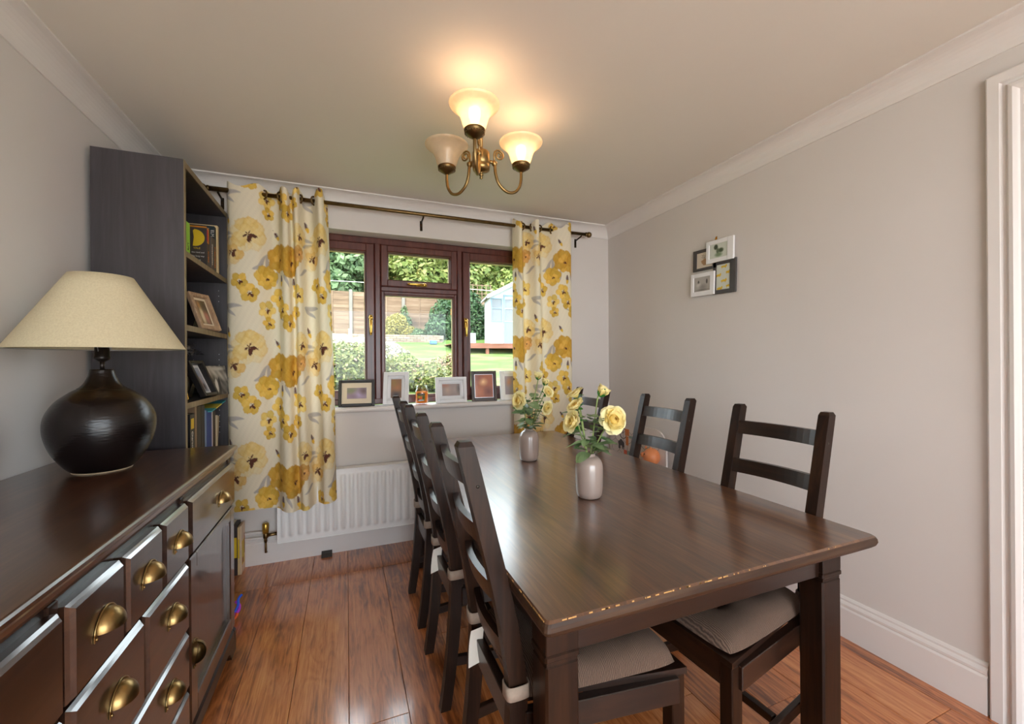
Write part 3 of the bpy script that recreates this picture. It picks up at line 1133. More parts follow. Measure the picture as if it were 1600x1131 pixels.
# ------------------------------------------------------------------ sideboard
SX, SZ, SY0, SY1 = -0.446, 0.888, 0.345, 2.152
FXs = -0.474                                         # carcass front
sb = thing('sideboard', 'dark brown wooden sideboard with brass cup pulls along the left wall', 'sideboard', (-0.74, 1.25, 0))
m = MB()
rounded_top(m, XL + 0.004, SX, SY0, SY1, [(0.034, SZ - 0.056), (0.030, SZ - 0.050), (0.018, SZ - 0.044), (0.012, SZ - 0.034), (0.010, SZ - 0.022), (0.003, SZ - 0.018), (0.0, SZ - 0.012), (0.0, SZ - 0.005), (0.003, SZ - 0.001), (0.006, SZ)])
m.build('sideboard_top', SIDETOP, sb)
m = MB()
m.box(XL + 0.024, FXs - 0.004, SY0 + 0.035, SY1 - 0.035, 0.085, SZ - 0.054)
m.build('carcass', WOODY, sb)
for yy in (SY0 + 0.030, 0.945, 1.548, SY1 - 0.060):
    m = MB()
    m.box(FXs - 0.02, FXs + 0.002, yy, yy + 0.028, 0.085, SZ - 0.055, 0.002)
    m.build('stile', WOODZ, sb)
# base with moulding and shaped bracket foot
m = MB()
m.prism([(FXs - 0.03, 0.108), (FXs + 0.004, 0.108), (FXs + 0.010, 0.098), (FXs + 0.016, 0.090), (FXs + 0.018, 0.050), (FXs - 0.03, 0.050)], 'y', SY0 + 0.02, SY1 - 0.020)
m.prism([(XL + 0.02, 0.108), (FXs + 0.004, 0.108), (FXs + 0.018, 0.090), (FXs + 0.018, 0.05), (XL + 0.02, 0.05)], 'y', SY1 - 0.040, SY1 - 0.018)
m.build('plinth', WOODY, sb)
for y0, y1, d in ((SY1 - 0.150, SY1 - 0.018, 1), (SY0 + 0.018, SY0 + 0.150, -1)):
    m = MB()
    pts = [(y1, 0.052), (y0, 0.052), (y0 + 0.03, 0.040), (y0 + 0.05, 0.016), (y0 + 0.06, 0.0), (y1, 0.0)]
    if d < 0:
        pts = [(y0 + y1 - a, b) for a, b in pts]
    m.prism(pts, 'x', FXs - 0.006, FXs + 0.018)
    m.build('bracket_foot', WOODY, sb)

# cup pull: local frame, back plate in the yz plane, dome towards +x, open below
def cup_mesh():
    m = MB()
    a, b, c = 0.036, 0.036, 0.030
    for off in (0.0, 0.0022):
        nt_, nf = 18, 8
        P = np.zeros((nt_ + 1, nf + 1, 3))
        for i in range(nt_ + 1):
            th = PI * i / nt_
            for j in range(nf + 1):
                ph = PI / 2 * j / nf
                P[i, j] = ((c - off) * math.sin(th) * math.sin(ph) + 0.0015, (a - off) * math.cos(th), (b - off) * math.sin(th) * math.cos(ph) - 0.014)
        m.grid(P if off == 0 else P[::-1])
    # arched back flange with a screw ear at both ends
    n = 22
    vs, fs = [], []
    for i in range(n + 1):
        th = PI * i / n
        e = 0.0045 + 0.004 * abs(math.cos(th)) ** 6
        for rr_ in (0.0, e):
            vs += [(0.0, (a + rr_) * math.cos(th), (b + rr_) * math.sin(th) - 0.014), (0.003, (a + rr_) * math.cos(th), (b + rr_) * math.sin(th) - 0.014)]
    for i in range(n):
        p, q = i * 4, (i + 1) * 4
        fs += [(p + 1, q + 1, q + 3, p + 3), (p, p + 2, q + 2, q), (p + 2, p + 3, q + 3, q + 2), (p, q, q + 1, p + 1)]
    fs += [(0, 1, 3, 2), (4 * n, 4 * n + 2, 4 * n + 3, 4 * n + 1)]
    m.add(vs, fs, smooth=True)
    for s in (-1, 1):
        m.box(0, 0.003, s * 0.040 - 0.005, s * 0.040 + 0.005, -0.025, -0.012, 0.001)
        m.ball((0.0035, s * 0.040, -0.019), 0.0028, 8, 5)
    return m.mesh('cup_pull', BRASS)
CUP = cup_mesh()
def drawer(y0, y1, z0, z1, pulls):
    g = 0.004
    m = MB()
    x0, x1 = FXs - 0.012, FXs + 0.022
    y0, y1, z0, z1 = y0 + g, y1 - g, z0 + g, z1 - g
    m.box(x0, FXs + 0.012, y0, y1, z0, z1, 0.0015)
    # raised field with a wide bevel round it
    b = 0.010
    ring = lambda ins, xx: [(xx, y0 + ins, z0 + ins), (xx, y1 - ins, z0 + ins), (xx, y1 - ins, z1 - ins), (xx, y0 + ins, z1 - ins)]
    vs = ring(0.0015, FXs + 0.012) + ring(0.005, FXs + 0.0155) + ring(b, x1)
    fs = [(0, 1, 5, 4), (1, 2, 6, 5), (2, 3, 7, 6), (3, 0, 4, 7), (4, 5, 9, 8), (5, 6, 10, 9), (6, 7, 11, 10), (7, 4, 8, 11), (8, 9, 10, 11)]
    m.add(vs, fs)
    d = m.build('drawer', DRAWY, sb)
    for (py, pz) in pulls:
        link('cup_pull', CUP, d, Vector((x1, py, pz)) - sb.location)
    return d
ZR = [0.822, 0.638, 0.428, 0.250, 0.112]
# far column: drawer over door
drawer(1.573, 2.120, ZR[1], ZR[0], [(1.910, 0.728)])
for a, b in ((1.370, 1.560), (1.168, 1.366), (0.966, 1.164)):
    drawer(a, b, ZR[1], ZR[0], [((a + b) / 2 + 0.012, 0.735)])
drawer(0.395, 0.955, ZR[1], ZR[0], [(0.68, 0.735)])
for a, b in ((1.262, 1.560), (0.966, 1.258)):
    drawer(a, b, ZR[2], ZR[1], [((a + b) / 2 + 0.018, 0.548)])
drawer(0.966, 1.560, ZR[3], ZR[2], [(1.12, 0.345), (1.41, 0.345)])
drawer(0.966, 1.560, ZR[4], ZR[3], [(1.12, 0.185), (1.41, 0.185)])
def side_door(y0, y1, hy):
    z0, z1 = ZR[4] + 0.004, ZR[1] - 0.004
    m = MB()
    x0, x1 = FXs - 0.004, FXs + 0.018
    t = 0.062
    m.box(x0, x1, y0, y0 + t, z0, z1, 0.004)
    m.box(x0, x1, y1 - t, y1, z0, z1, 0.004)
    m.box(x0, x1, y0 + t - 0.004, y1 - t + 0.004, z1 - t + 0.012, z1, 0.004)
    m.box(x0, x1, y0 + t - 0.004, y1 - t + 0.004, z0, z0 + t, 0.004)
    d = m.build('door', DRAWZ, sb)
    m = MB()
    m.box(x0, x0 + 0.006, y0 + t - 0.01, y1 - t + 0.01, z0 + t - 0.01, z1 - t + 0.02)
    m.build('door_panel', DRAWZ, d)
    o = link('cup_pull', CUP, d, Vector((x1, hy, 0.325)) - sb.location, (R(-90), 0, 0))
side_door(1.577, 2.116, 1.620)
side_door(0.399, 0.951, 0.910)

# ------------------------------------------------------------------ table lamp
LX, LY = -0.772, 1.830
lamp = thing('table_lamp', 'table lamp with round black glazed pottery base and cream shade', 'lamp', (LX, LY, SZ))
def lamp_glaze():
    nt = NT('black_brown_glaze')
    tc = nt.n('ShaderNodeTexCoord')
    sp = nt.n('ShaderNodeSeparateXYZ')
    nt.l(tc.outputs['Object'], sp.inputs[0])
    nz = nt.n('ShaderNodeTexNoise'); nz.inputs['Scale'].default_value = 60
    nt.l(tc.outputs['Object'], nz.inputs['Vector'])
    ad = nt.n('ShaderNodeMath', operation='MULTIPLY_ADD'); ad.inputs[1].default_value = 0.05
    nt.l(nz.outputs[0], ad.inputs[0]); nt.l(sp.outputs[2], ad.inputs[2])
    nt.l(ramp(nt, ad.outputs[0], [(0.20, L3(16, 10, 10)), (0.262, L3(20, 13, 12)), (0.275, L3(44, 31, 16)), (0.32, L3(26, 18, 12))]), nt.p.inputs['Base Color'])
    nt.p.inputs['Roughness'].default_value = 0.26
    nt.p.inputs['Specular IOR Level'].default_value = 0.42
    wv = nt.n('ShaderNodeTexNoise'); wv.inputs['Scale'].default_value = 70; wv.inputs['Detail'].default_value = 3
    mp = nt.n('ShaderNodeMapping'); mp.inputs['Scale'].default_value = (0.5, 0.5, 2.2)
    nt.l(tc.outputs['Object'], mp.inputs['Vector']); nt.l(mp.outputs[0], wv.inputs['Vector'])
    b = nt.n('ShaderNodeBump'); b.inputs['Strength'].default_value = 0.25; b.inputs['Distance'].default_value = 0.004
    nt.l(wv.outputs[0], b.inputs['Height']); nt.l(b.outputs[0], nt.p.inputs['Normal'])
    return nt.m
m = MB()
pf = catmull([(0.074, 0.002), (0.092, 0.020), (0.122, 0.070), (0.139, 0.130), (0.137, 0.185), (0.114, 0.232), (0.082, 0.262), (0.062, 0.275)], 6)
neck = catmull([(0.062, 0.275), (0.048, 0.290), (0.036, 0.316), (0.031, 0.338)], 5)
m.lathe([(0.0001, 0.0), (0.074, 0.0)] + [tuple(q) for q in pf] + [(0.061, 0.2775)] + [tuple(q) for q in neck[1:]] + [(0.028, 0.340), (0.0001, 0.340)], 56, (LX, LY, SZ))
m.build('lamp_base', lamp_glaze(), lamp)
m = MB()
m.lathe([(0.0745, 0.0003), (0.0760, 0.0012), (0.0755, 0.003), (0.0740, 0.003)], 48, (LX, LY, SZ))
m.build('foot_ring', simple('bare_clay', L3(190, 170, 140), 0.7), lamp)
m = MB()
m.tube([(LX, LY, SZ + 0.338), (LX, LY, SZ + 0.368)], 0.0065, 12)
m.lathe([(0.0001, 0.366), (0.010, 0.366), (0.020, 0.374), (0.022, 0.380), (0.020, 0.384), (0.018, 0.430), (0.0001, 0.430)], 20, (LX, LY, SZ))
m.build('bulb_holder', simple('dark_holder', L3(36, 28, 24), 0.35, metal=0.4), lamp)
SHZ0, SHZ1, SR0, SR1 = SZ + 0.408, SZ + 0.656, 0.226, 0.083
def shade_cloth():
    nt = NT('cream_linen_shade')
    tc = nt.n('ShaderNodeTexCoord')
    nz = nt.n('ShaderNodeTexNoise'); nz.inputs['Scale'].default_value = 220; nz.inputs['Detail'].default_value = 2
    nt.l(tc.outputs['Object'], nz.inputs['Vector'])
    col = ramp(nt, nz.outputs[0], [(0.3, L3(216, 203, 168)), (0.7, L3(228, 216, 182))])
    nt.l(col, nt.p.inputs['Base Color'])
    nt.p.inputs['Roughness'].default_value = 0.85
    tr = nt.n('ShaderNodeBsdfTranslucent'); nt.l(col, tr.inputs[0])
    ms = nt.n('ShaderNodeMixShader'); ms.inputs[0].default_value = 0.2
    nt.l(nt.p.outputs[0], ms.inputs[1]); nt.l(tr.outputs[0], ms.inputs[2]); nt.l(ms.outputs[0], nt.out.inputs['Surface'])
    return nt.m
m = MB()
prof = [(SR0 + (SR1 - SR0) * k / 6, SHZ0 + (SHZ1 - SHZ0) * k / 6) for k in range(7)]
inn = [(r - 0.002, z) for r, z in reversed(prof)]
m.lathe(prof + inn + [prof[0]], 72, (LX, LY, 0))
m.build('lamp_shade', shade_cloth(), lamp)
m = MB()
for zz, r in ((SHZ0 + 0.002, SR0 - 0.003), (SHZ1 - 0.02, SR1 + 0.008)):
    m.tube([(LX + r * math.cos(2 * PI * k / 40), LY + r * math.sin(2 * PI * k / 40), zz) for k in range(40)], 0.0015, 6, closed=True)
for k in range(3):
    a = 2 * PI * k / 3 + 0.4
    m.tube([(LX + 0.018 * math.cos(a), LY + 0.018 * math.sin(a), SZ + 0.40), (LX + (SR1 + 0.008) * math.cos(a), LY + (SR1 + 0.008) * math.sin(a), SHZ1 - 0.02)], 0.0015, 6)
m.build('shade_carrier', SILVER, lamp)

# ------------------------------------------------------------------ bookcase
BX0, BX1, BY0, BY1, BZ = XL + 0.022, -0.662, 2.244, 2.980, 2.150
bk = thing('bookcase', 'tall black brown bookcase against the left wall behind the sideboard', 'bookcase', ((BX0 + BX1) / 2, (BY0 + BY1) / 2, 0))
t = 0.022
for (a, b) in ((BY0, BY0 + t), (BY1 - t, BY1)):
    m = MB()
    m.box(BX0, BX1 - 0.002, a, b, 0, BZ)
    s = m.build('side_panel', BOOKC, bk)
    m = MB()
    m.box(BX1 - 0.002, BX1, a, b, 0, BZ)
    m.build('edge_strip', EDGE, s)
shelf_tops = [1.752, 1.420, 1.068, 0.715, 0.380, 0.08]
for z in [BZ] + shelf_tops:
    th = 0.026
    m = MB()
    m.box(BX0 + 0.006, BX1 - 0.006, BY0 + t, BY1 - t, z - th, z)
    s = m.build('top_panel' if z == BZ else 'shelf', BOOKC, bk)
    m = MB()
    m.box(BX1 - 0.006, BX1 - 0.003, BY0 + t, BY1 - t, z - th, z)
    m.build('edge_strip', EDGE, s)
m = MB()
m.box(BX0, BX0 + 0.006, BY0 + t, BY1 - t, 0.05, BZ - 0.026)
m.build('back_panel', BOOKC, bk)
m = MB()
m.box(BX1 - 0.05, BX1 - 0.03, BY0 + t, BY1 - t, 0, 0.056)
m.build('plinth', BOOKC, bk)
m = MB()
for zc in (1.68, 1.30, 1.00, 0.90):
    for q in range(3):
        m.lathe([(0.0001, 0), (0.002, 0), (0.002, 0.002)], 8, M=Matrix.Translation((BX1 - 0.045, BY1 - t - 0.0002, zc - q * 0.032)) @ Matrix.Rotation(R(90), 4, 'X'))
m.build('peg_sleeves', SILVER, bk)

# ------------------------------------------------------------------ books
WHITE_INK = simple('white_lettering', (0.75, 0.74, 0.7), 0.6)
ORANGE_INK = simple('orange_lettering', L3(206, 130, 66), 0.6)
YELLOW_INK = simple('yellow_ink', L3(222, 188, 30), 0.5)
PAGES = simple('book_pages', L3(222, 208, 176), 0.9, vary=0.08, scale=120)
def bookmat(nm, c):
    return simple(nm, L3(*c), 0.45, vary=0.06, scale=20)
def book(label, y0, y1, z0, h, depth, cover, xs=-0.695, group=None, spine_rot=None):
    """upright book, spine towards +x at x = xs"""
    bt = thing('book', label, 'book', (xs, (y0 + y1) / 2, z0), 0, group)
    w2 = (y1 - y0) / 2 - 0.0004
    m = MB()
    m.box(-depth, -0.003, -w2, -w2 + 0.002, 0, h, 0.0006)
    m.box(-depth, -0.003, w2 - 0.002, w2, 0, h, 0.0006)
    m.box(-0.004, 0.0, -w2, w2, 0, h, 0.0008)
    m.build('cover', cover, bt, world=False)
    m = MB()
    m.box(-depth + 0.004, -0.004, -w2 + 0.002, w2 - 0.002, 0.003, h - 0.003)
    m.build('pages', PAGES, bt, world=False)
    return bt
SPX = (R(90), 0, R(90))                              # text on a spine, reading level
def spine_text(bt, s, size, mat, z, y=0.0):
    text('lettering', s, size, mat, bt, (0.0004, y, z), (R(90), R(90), R(90)))
zt = 1.752
G1 = 'books on the top shelf of the bookcase'
b = book('slim grey white book at the left end of the top shelf', 2.330, 2.378, zt, 0.17, 0.13, bookmat('greyish_cover', (186, 186, 180)), group=G1)
b = book('bright lime green paperback on the top bookcase shelf', 2.380, 2.430, zt, 0.165, 0.12, bookmat('lime_cover', (128, 190, 30)), group=G1)
spine_text(b, 'Life', 0.026, BLACK, 0.05)
b = book('dark hardback with a large yellow curved shape on its cover', 2.692, 2.742, zt, 0.232, 0.16, bookmat('charcoal_cover', (62, 54, 50)), group=G1)
# printed front cover, facing the near side panel
cv = MB()
pts = []
for q in range(17):
    a = R(-100 + 190 * q / 16)
    pts.append((-0.055 + 0.045 * math.cos(a), 0.168 + 0.045 * math.sin(a)))
pts += [(-0.062, 0.205), (-0.058, 0.170)]
cv.prism(pts, 'y', -0.0261, -0.0250)
yl = cv.build('cover_print', YELLOW_INK, b, world=False)
cv = MB()
cv.box(-0.16, -0.001, -0.0262, -0.0248, 0.224, 0.232, 0.0)
cv.box(-0.002, 0.0006, -0.022, 0.010, 0.145, 0.226)
cv.build('orange_band', bookmat('orange_band', (206, 132, 40)), b, world=False)
cv = MB()
cv.box(-0.001, 0.0009, -0.024, -0.008, 0.155, 0.215)
cv.build('magenta_flash', bookmat('magenta_flash', (190, 40, 80)), b, world=False)
text('lettering', 'VALE', 0.014, YELLOW_INK, b, (-0.045, -0.0254, 0.112), (R(90), 0, 0))
for q in range(3):
    text('lettering', ['the road and', 'the long way', 'home'][q], 0.011, WHITE_INK, b, (-0.040, -0.0254, 0.090 - 0.020 * q), (R(90), 0, 0))
spine_text(b, 'RIVERS', 0.020, ORANGE_INK, 0.075, 0.0)
b = book('thick grey book with white and orange spine lettering', 2.746, 2.846, zt, 0.198, 0.14, bookmat('stone_grey_cover', (84, 76, 70)), xs=-0.690, group=G1)
spine_text(b, 'Construction', 0.022, WHITE_INK, 0.100, -0.026)
spine_text(b, 'EVERHERBS', 0.024, ORANGE_INK, 0.095, 0.022)
b = book('tall dark teal book rising behind the grey one', 2.850, 2.886, zt, 0.282, 0.17, bookmat('teal_cover', (22, 42, 50)), xs=-0.70, group=G1)
text('lettering', 'HILL', 0.026, WHITE_INK, b, (-0.035, -0.0183, 0.245), (R(90), R(90), 0))
text('lettering', 'ELM', 0.022, WHITE_INK, b, (-0.010, -0.0183, 0.240), (R(90), R(90), 0))
b = book('thin tall cream spined book at the right end of the top shelf', 2.890, 2.922, zt, 0.298, 0.15, bookmat('cream_cover', (232, 206, 160)), group=G1)
zl = 0.715
G2 = 'books on the low bookcase shelf'
b = book('slim black book with a yellow spine label, first on the low shelf', 2.410, 2.474, zl, 0.288, 0.15, bookmat('black_cover', (18, 16, 18)), group=G2)
m = MB(); m.box(-0.001, 0.0006, -0.018, 0.022, 0.215, 0.265); m.build('spine_label', YELLOW_INK, b, world=False)
spine_text(b, 'Characteristics', 0.026, WHITE_INK, 0.125, 0.0)
m = MB(); m.box(-0.001, 0.0006, -0.029, 0.029, 0.0, 0.035); m.build('spine_band', bookmat('cream_band', (220, 190, 150)), b, world=False)
book('brown card file beside the slim black book', 2.478, 2.510, zl, 0.318, 0.22, bookmat('kraft_file', (128, 102, 76)), group=G2)
book('first wide black binder on the low bookcase shelf, left of its twin', 2.513, 2.572, zl, 0.316, 0.20, bookmat('black_binder', (24, 20, 19)), group=G2)
book('second wide black binder on the low shelf, next to the colourful booklet', 2.574, 2.633, zl, 0.314, 0.20, bookmat('black_binder_b', (28, 23, 21)), group=G2)
book('thin colourful booklet between black binder and blue book', 2.636, 2.661, zl, 0.285, 0.16, bookmat('sky_booklet', (120, 150, 190)), group=G2)
b = book('royal blue book on the low shelf of the bookcase', 2.664, 2.753, zl, 0.276, 0.17, bookmat('royal_blue', (36, 70, 150)), group=G2)
book('thin white book right of the royal blue book', 2.756, 2.776, zl, 0.276, 0.17, bookmat('whitish_cover', (206, 200, 204)), group=G2)
book('brown book at the right end of the low shelf row', 2.779, 2.823, zl, 0.274, 0.17, bookmat('brown_cover', (70, 50, 30)), group=G2)
m = MB()
m.prism([(2.828, zl), (2.836, zl), (2.880, zl + 0.225), (2.840, zl + 0.235)], 'x', -0.80, -0.69)
tag(m.build('card_folder', bookmat('cream_card', (200, 182, 150))), 'cream card folder leaning at the end of the low shelf', 'folder')
mm = Matrix.Translation((-0.75, 2.81, 1.000)) @ Matrix.Rotation(R(7.5), 4, 'X')
m = MB(); m.box(-0.09, 0.075, -0.125, 0.150, 0.0, 0.006, 0.001, M=mm)
m.box(-0.088, 0.0755, -0.05, 0.06, 0.0005, 0.0065, mi=1, M=mm)
tag(m.build('booklet', [bookmat('aqua_cover', (70, 170, 180)), bookmat('lemon_cover', (220, 205, 80))]), 'aqua and yellow booklet lying across the upright blue book', 'book')

# ------------------------------------------------------------------ photo frames
def photo_frame(label, wd, ht, bar, dep, mat, fn, loc, rz, tilt, mount=None, mbar=0.0, group=None, step=None, inner=None):
    """stands on its lower edge, faces local -y, leans back by tilt"""
    f = thing('framed_photo', label, 'photo frame', loc, rz, group)
    T_ = Matrix.Rotation(-tilt, 4, 'X')
    rotx = (-tilt, 0, 0)
    m = MB()
    for b in ((-wd / 2, -wd / 2 + bar, 0, ht), (wd / 2 - bar, wd / 2, 0, ht), (-wd / 2 + bar, wd / 2 - bar, 0, bar), (-wd / 2 + bar, wd / 2 - bar, ht - bar, ht)):
        m.box(b[0], b[1], -dep, 0, b[2], b[3], 0.0025, M=T_)
    if step:
        q = bar
        s_ = step
        for b in ((-wd / 2 + q, -wd / 2 + q + s_, q, ht - q), (wd / 2 - q - s_, wd / 2 - q, q, ht - q), (-wd / 2 + q, wd / 2 - q, q, q + s_), (-wd / 2 + q, wd / 2 - q, ht - q - s_, ht - q)):
            m.box(b[0], b[1], -dep * 0.55, 0, b[2], b[3], 0.002, M=T_)
        bar = bar + step
    m.build('frame', mat, f, world=False)
    iw, ih = wd - 2 * bar, ht - 2 * bar
    m = MB()
    m.box(-iw / 2, iw / 2, -0.003, -0.001, bar, ht - bar, M=T_)
    m.build('backing_board', mount or BLACK, f, world=False)
    if mount and inner:
        m = MB()
        q = mbar - 0.003
        for b in ((-iw / 2 + q, -iw / 2 + q + 0.003, bar + q, ht - bar - q), (iw / 2 - q - 0.003, iw / 2 - q, bar + q, ht - bar - q), (-iw / 2 + q, iw / 2 - q, bar + q, bar + q + 0.003), (-iw / 2 + q, iw / 2 - q, ht - bar - q - 0.003, ht - bar - q)):
            m.box(b[0], b[1], -0.005, -0.003, b[2], b[3], M=T_)
        m.build('inner_fillet', inner, f, world=False)
    pw, ph = iw - 2 * mbar, ih - 2 * mbar
    c = T_ @ Vector((0, -0.0052, bar + mbar))
    paint_card('photograph', pw, ph, 30, 30, fn, PHOTO, f, c, rotx)
    m = MB()
    zz = ht * 0.62
    top = T_ @ Vector((0, 0.0, zz))
    ft = Vector((0, top.y + zz * 0.28, 0.0))
    m.prism([(-0.02, 0), (0.02, 0), (0.012, 1), (-0.012, 1)], 'y', 0, 0.0025, M=Matrix(((1, 0, 0, 0), (0, 1, ft.y * -1 + top.y, ft.y), (0, 0, top.z, 0), (0, 0, 0, 1))))
    m.build('easel_back', BLACK, f, world=False)
    return f
G3 = 'photo frames on the window sill'
zs_ = WZ0
photo_frame('black photo frame with cream mount on the sill by the left curtain', 0.232, 0.182, 0.020, 0.016, BLACK,
    blobs((150, 130, 150), [(0.2, 0.75, 0.5, 0.5, (120, 130, 90), 1), (0.6, 0.35, 0.35, 0.5, (180, 160, 200), 1), (0.85, 0.7, 0.3, 0.5, (90, 70, 70), 1), (0.3, 0.2, 0.3, 0.3, (130, 110, 130), 1)]),
    (0.062, 2.995, zs_), R(-6), R(12), mount=CREAMF, mbar=0.034, group=G3)
photo_frame('white portrait photo frame between black frame and candle jar', 0.172, 0.232, 0.028, 0.022, WHITEF,
    blobs((150, 110, 80), [(0.5, 0.15, 0.8, 0.35, (60, 60, 70), 1), (0.6, 0.55, 0.5, 0.3, (176, 120, 80), 1), (0.3, 0.8, 0.5, 0.3, (150, 120, 70), 1)]),
    (0.318, 2.995, zs_), R(-14), R(13), group=G3, step=0.018, mount=WHITEF, mbar=0.004)
photo_frame('white landscape photo frame right of the candle jar', 0.232, 0.186, 0.024, 0.020, WHITEF,
    blobs((150, 130, 125), [(0.3, 0.5, 0.3, 0.6, (190, 160, 140), 1), (0.7, 0.5, 0.35, 0.5, (170, 150, 140), 1), (0.95, 0.6, 0.2, 0.6, (90, 80, 76), 1), (0.1, 0.9, 0.4, 0.3, (170, 110, 90), 1)]),
    (0.712, 2.998, zs_), R(2), R(6), group=G3, step=0.020, mount=WHITEF, mbar=0.006)
photo_frame('dark brown portrait photo frame with orange toned photo on the sill', 0.196, 0.228, 0.022, 0.014, BROWNF,
    blobs((176, 96, 60), [(0.45, 0.68, 0.32, 0.22, (255, 210, 150), 1), (0.75, 0.25, 0.35, 0.3, (120, 60, 45), 1), (0.25, 0.2, 0.3, 0.4, (200, 120, 80), 1), (0.1, 0.9, 0.4, 0.4, (150, 80, 60), 1)]),
    (0.968, 3.005, zs_), R(-3), R(7), group=G3, mount=BROWNF, mbar=0.006, inner=SILVER)
photo_frame('white portrait photo frame half hidden by the right curtain', 0.176, 0.226, 0.026, 0.018, WHITEF,
    blobs((150, 140, 150), [(0.35, 0.65, 0.3, 0.35, (190, 130, 100), 1), (0.6, 0.3, 0.5, 0.4, (150, 150, 165), 1)]),
    (1.186, 3.005, zs_), R(-2), R(7), group=G3, step=0.012, mount=WHITEF, mbar=0.004)
# on the bookcase
photo_frame('pale limed wood photo frame on the second bookcase shelf', 0.150, 0.205, 0.022, 0.020, PALEF,
    blobs((120, 96, 70), [(0.35, 0.35, 0.25, 0.5, (216, 200, 170), 0.6), (0.7, 0.3, 0.3, 0.4, (186, 120, 110), 0.8), (0.75, 0.8, 0.4, 0.4, (50, 44, 46), 1), (0.3, 0.8, 0.2, 0.2, (170, 120, 70), 0.8)]),
    (-0.676, 2.645, 1.420), R(70), R(20), mount=CREAMF, mbar=0.014)
photo_frame('black box photo frame leaning on the third bookcase shelf', 0.132, 0.200, 0.016, 0.030, BLACK,
    blobs((170, 176, 190), [(0.45, 0.4, 0.3, 0.5, (140, 110, 110), 0.8), (0.5, 0.75, 0.25, 0.2, (120, 140, 180), 0.8), (0.7, 0.2, 0.2, 0.2, (60, 56, 60), 0.7)]),
    (-0.684, 2.640, 1.068), R(78), R(24), mount=WHITEF, mbar=0.016)
cvs = thing('photo_print', 'black and white photo print of a bride and groom outdoors, on the third shelf', 'photo', (-0.672, 2.850, 1.068), R(60))
paint_card('print', 0.125, 0.168, 44, 44, blobs(lambda U, V: np.stack([70 + 70 * V + 45 * np.sin(9 * V + 3 * U) * (V > 0.45) + 20 * np.sin(23 * U + 17 * V)] * 3, -1) * np.array([1.0, 0.96, 0.9]),
    [(0.5, 0.9, 0.6, 0.1, (180, 175, 165), 0.6), (0.36, 0.3, 0.09, 0.30, (206, 200, 192), 0.3), (0.36, 0.62, 0.04, 0.05, (150, 140, 130), 0.3), (0.52, 0.32, 0.07, 0.32, (40, 38, 37), 0.3), (0.52, 0.67, 0.04, 0.05, (150, 140, 130), 0.3), (0.8, 0.25, 0.25, 0.2, (110, 106, 100), 1)]),
    PHOTO, cvs, (0, 0, 0), (R(-12), 0, 0), th=0.012)
m = MB()
bars(m, -0.018, 0.018, 0.0, 0.215, 0.006, -0.006, 0.0, 0.001)
tag(m.build('gold_frame', GOLD, None, loc=(-0.735, 2.480, 1.068), rot=(R(-14), 0, R(60))), 'narrow gold photo frame behind the black box frame', 'photo frame')
# ornament with silvery leaves behind the frames
orn = thing('ornament', 'dark pot of silver black dried leaves at the back of the third shelf', 'ornament', (-0.830, 2.72, 1.068))
SILVL = simple('silvery_leaf', L3(120, 116, 116), 0.3, metal=0.5, vary=0.5, scale=25)
m = MB(); m.lathe([(0.0001, 0), (0.035, 0), (0.045, 0.05), (0.040, 0.10), (0.028, 0.12), (0.0001, 0.12)], 20, (-0.83, 2.72, 1.068)); m.build('pot', BLACK, orn)
rr = random.Random(11)
m = MB()
for q in range(70):
    yy, zz, xx = rr.uniform(-0.16, 0.16), rr.uniform(0.17, 0.29), rr.uniform(-0.05, 0.06)
    c = Vector((-0.83 + xx, 2.72 + yy, 1.068 + zz))
    A = Matrix.Translation(c) @ Matrix.Rotation(rr.uniform(0, 6), 4, Vector((rr.random() - .5, rr.random() - .5, rr.random() - .5)).normalized())
    s = rr.uniform(0.02, 0.035)
    m.add([A @ Vector(v) for v in ((-s, 0, 0), (0, s * 0.35, 0.004), (s, 0, 0), (0, -s * 0.35, 0.004))], [(0, 1, 2, 3)], smooth=True)
for q in range(12):
    m.tube([(-0.83, 2.72, 1.17), (-0.83 + rr.uniform(-0.03, 0.05), 2.72 + rr.uniform(-0.14, 0.14), 1.068 + rr.uniform(0.18, 0.27))], 0.0018, 5)
tag(m.build('leaves', SILVL, orn), kind='stuff')

def waxmat():
    nt = NT('orange_wax')
    nt.p.inputs['Base Color'].default_value = (*L3(252, 172, 50), 1)
    nt.p.inputs['Roughness'].default_value = 0.4
    tr = nt.n('ShaderNodeBsdfTranslucent'); tr.inputs[0].default_value = (*L3(255, 178, 50), 1)
    ms = nt.n('ShaderNodeMixShader'); ms.inputs[0].default_value = 0.72
    nt.l(nt.p.outputs[0], ms.inputs[1]); nt.l(tr.outputs[0], ms.inputs[2]); nt.l(ms.outputs[0], nt.out.inputs['Surface'])
    return nt.m
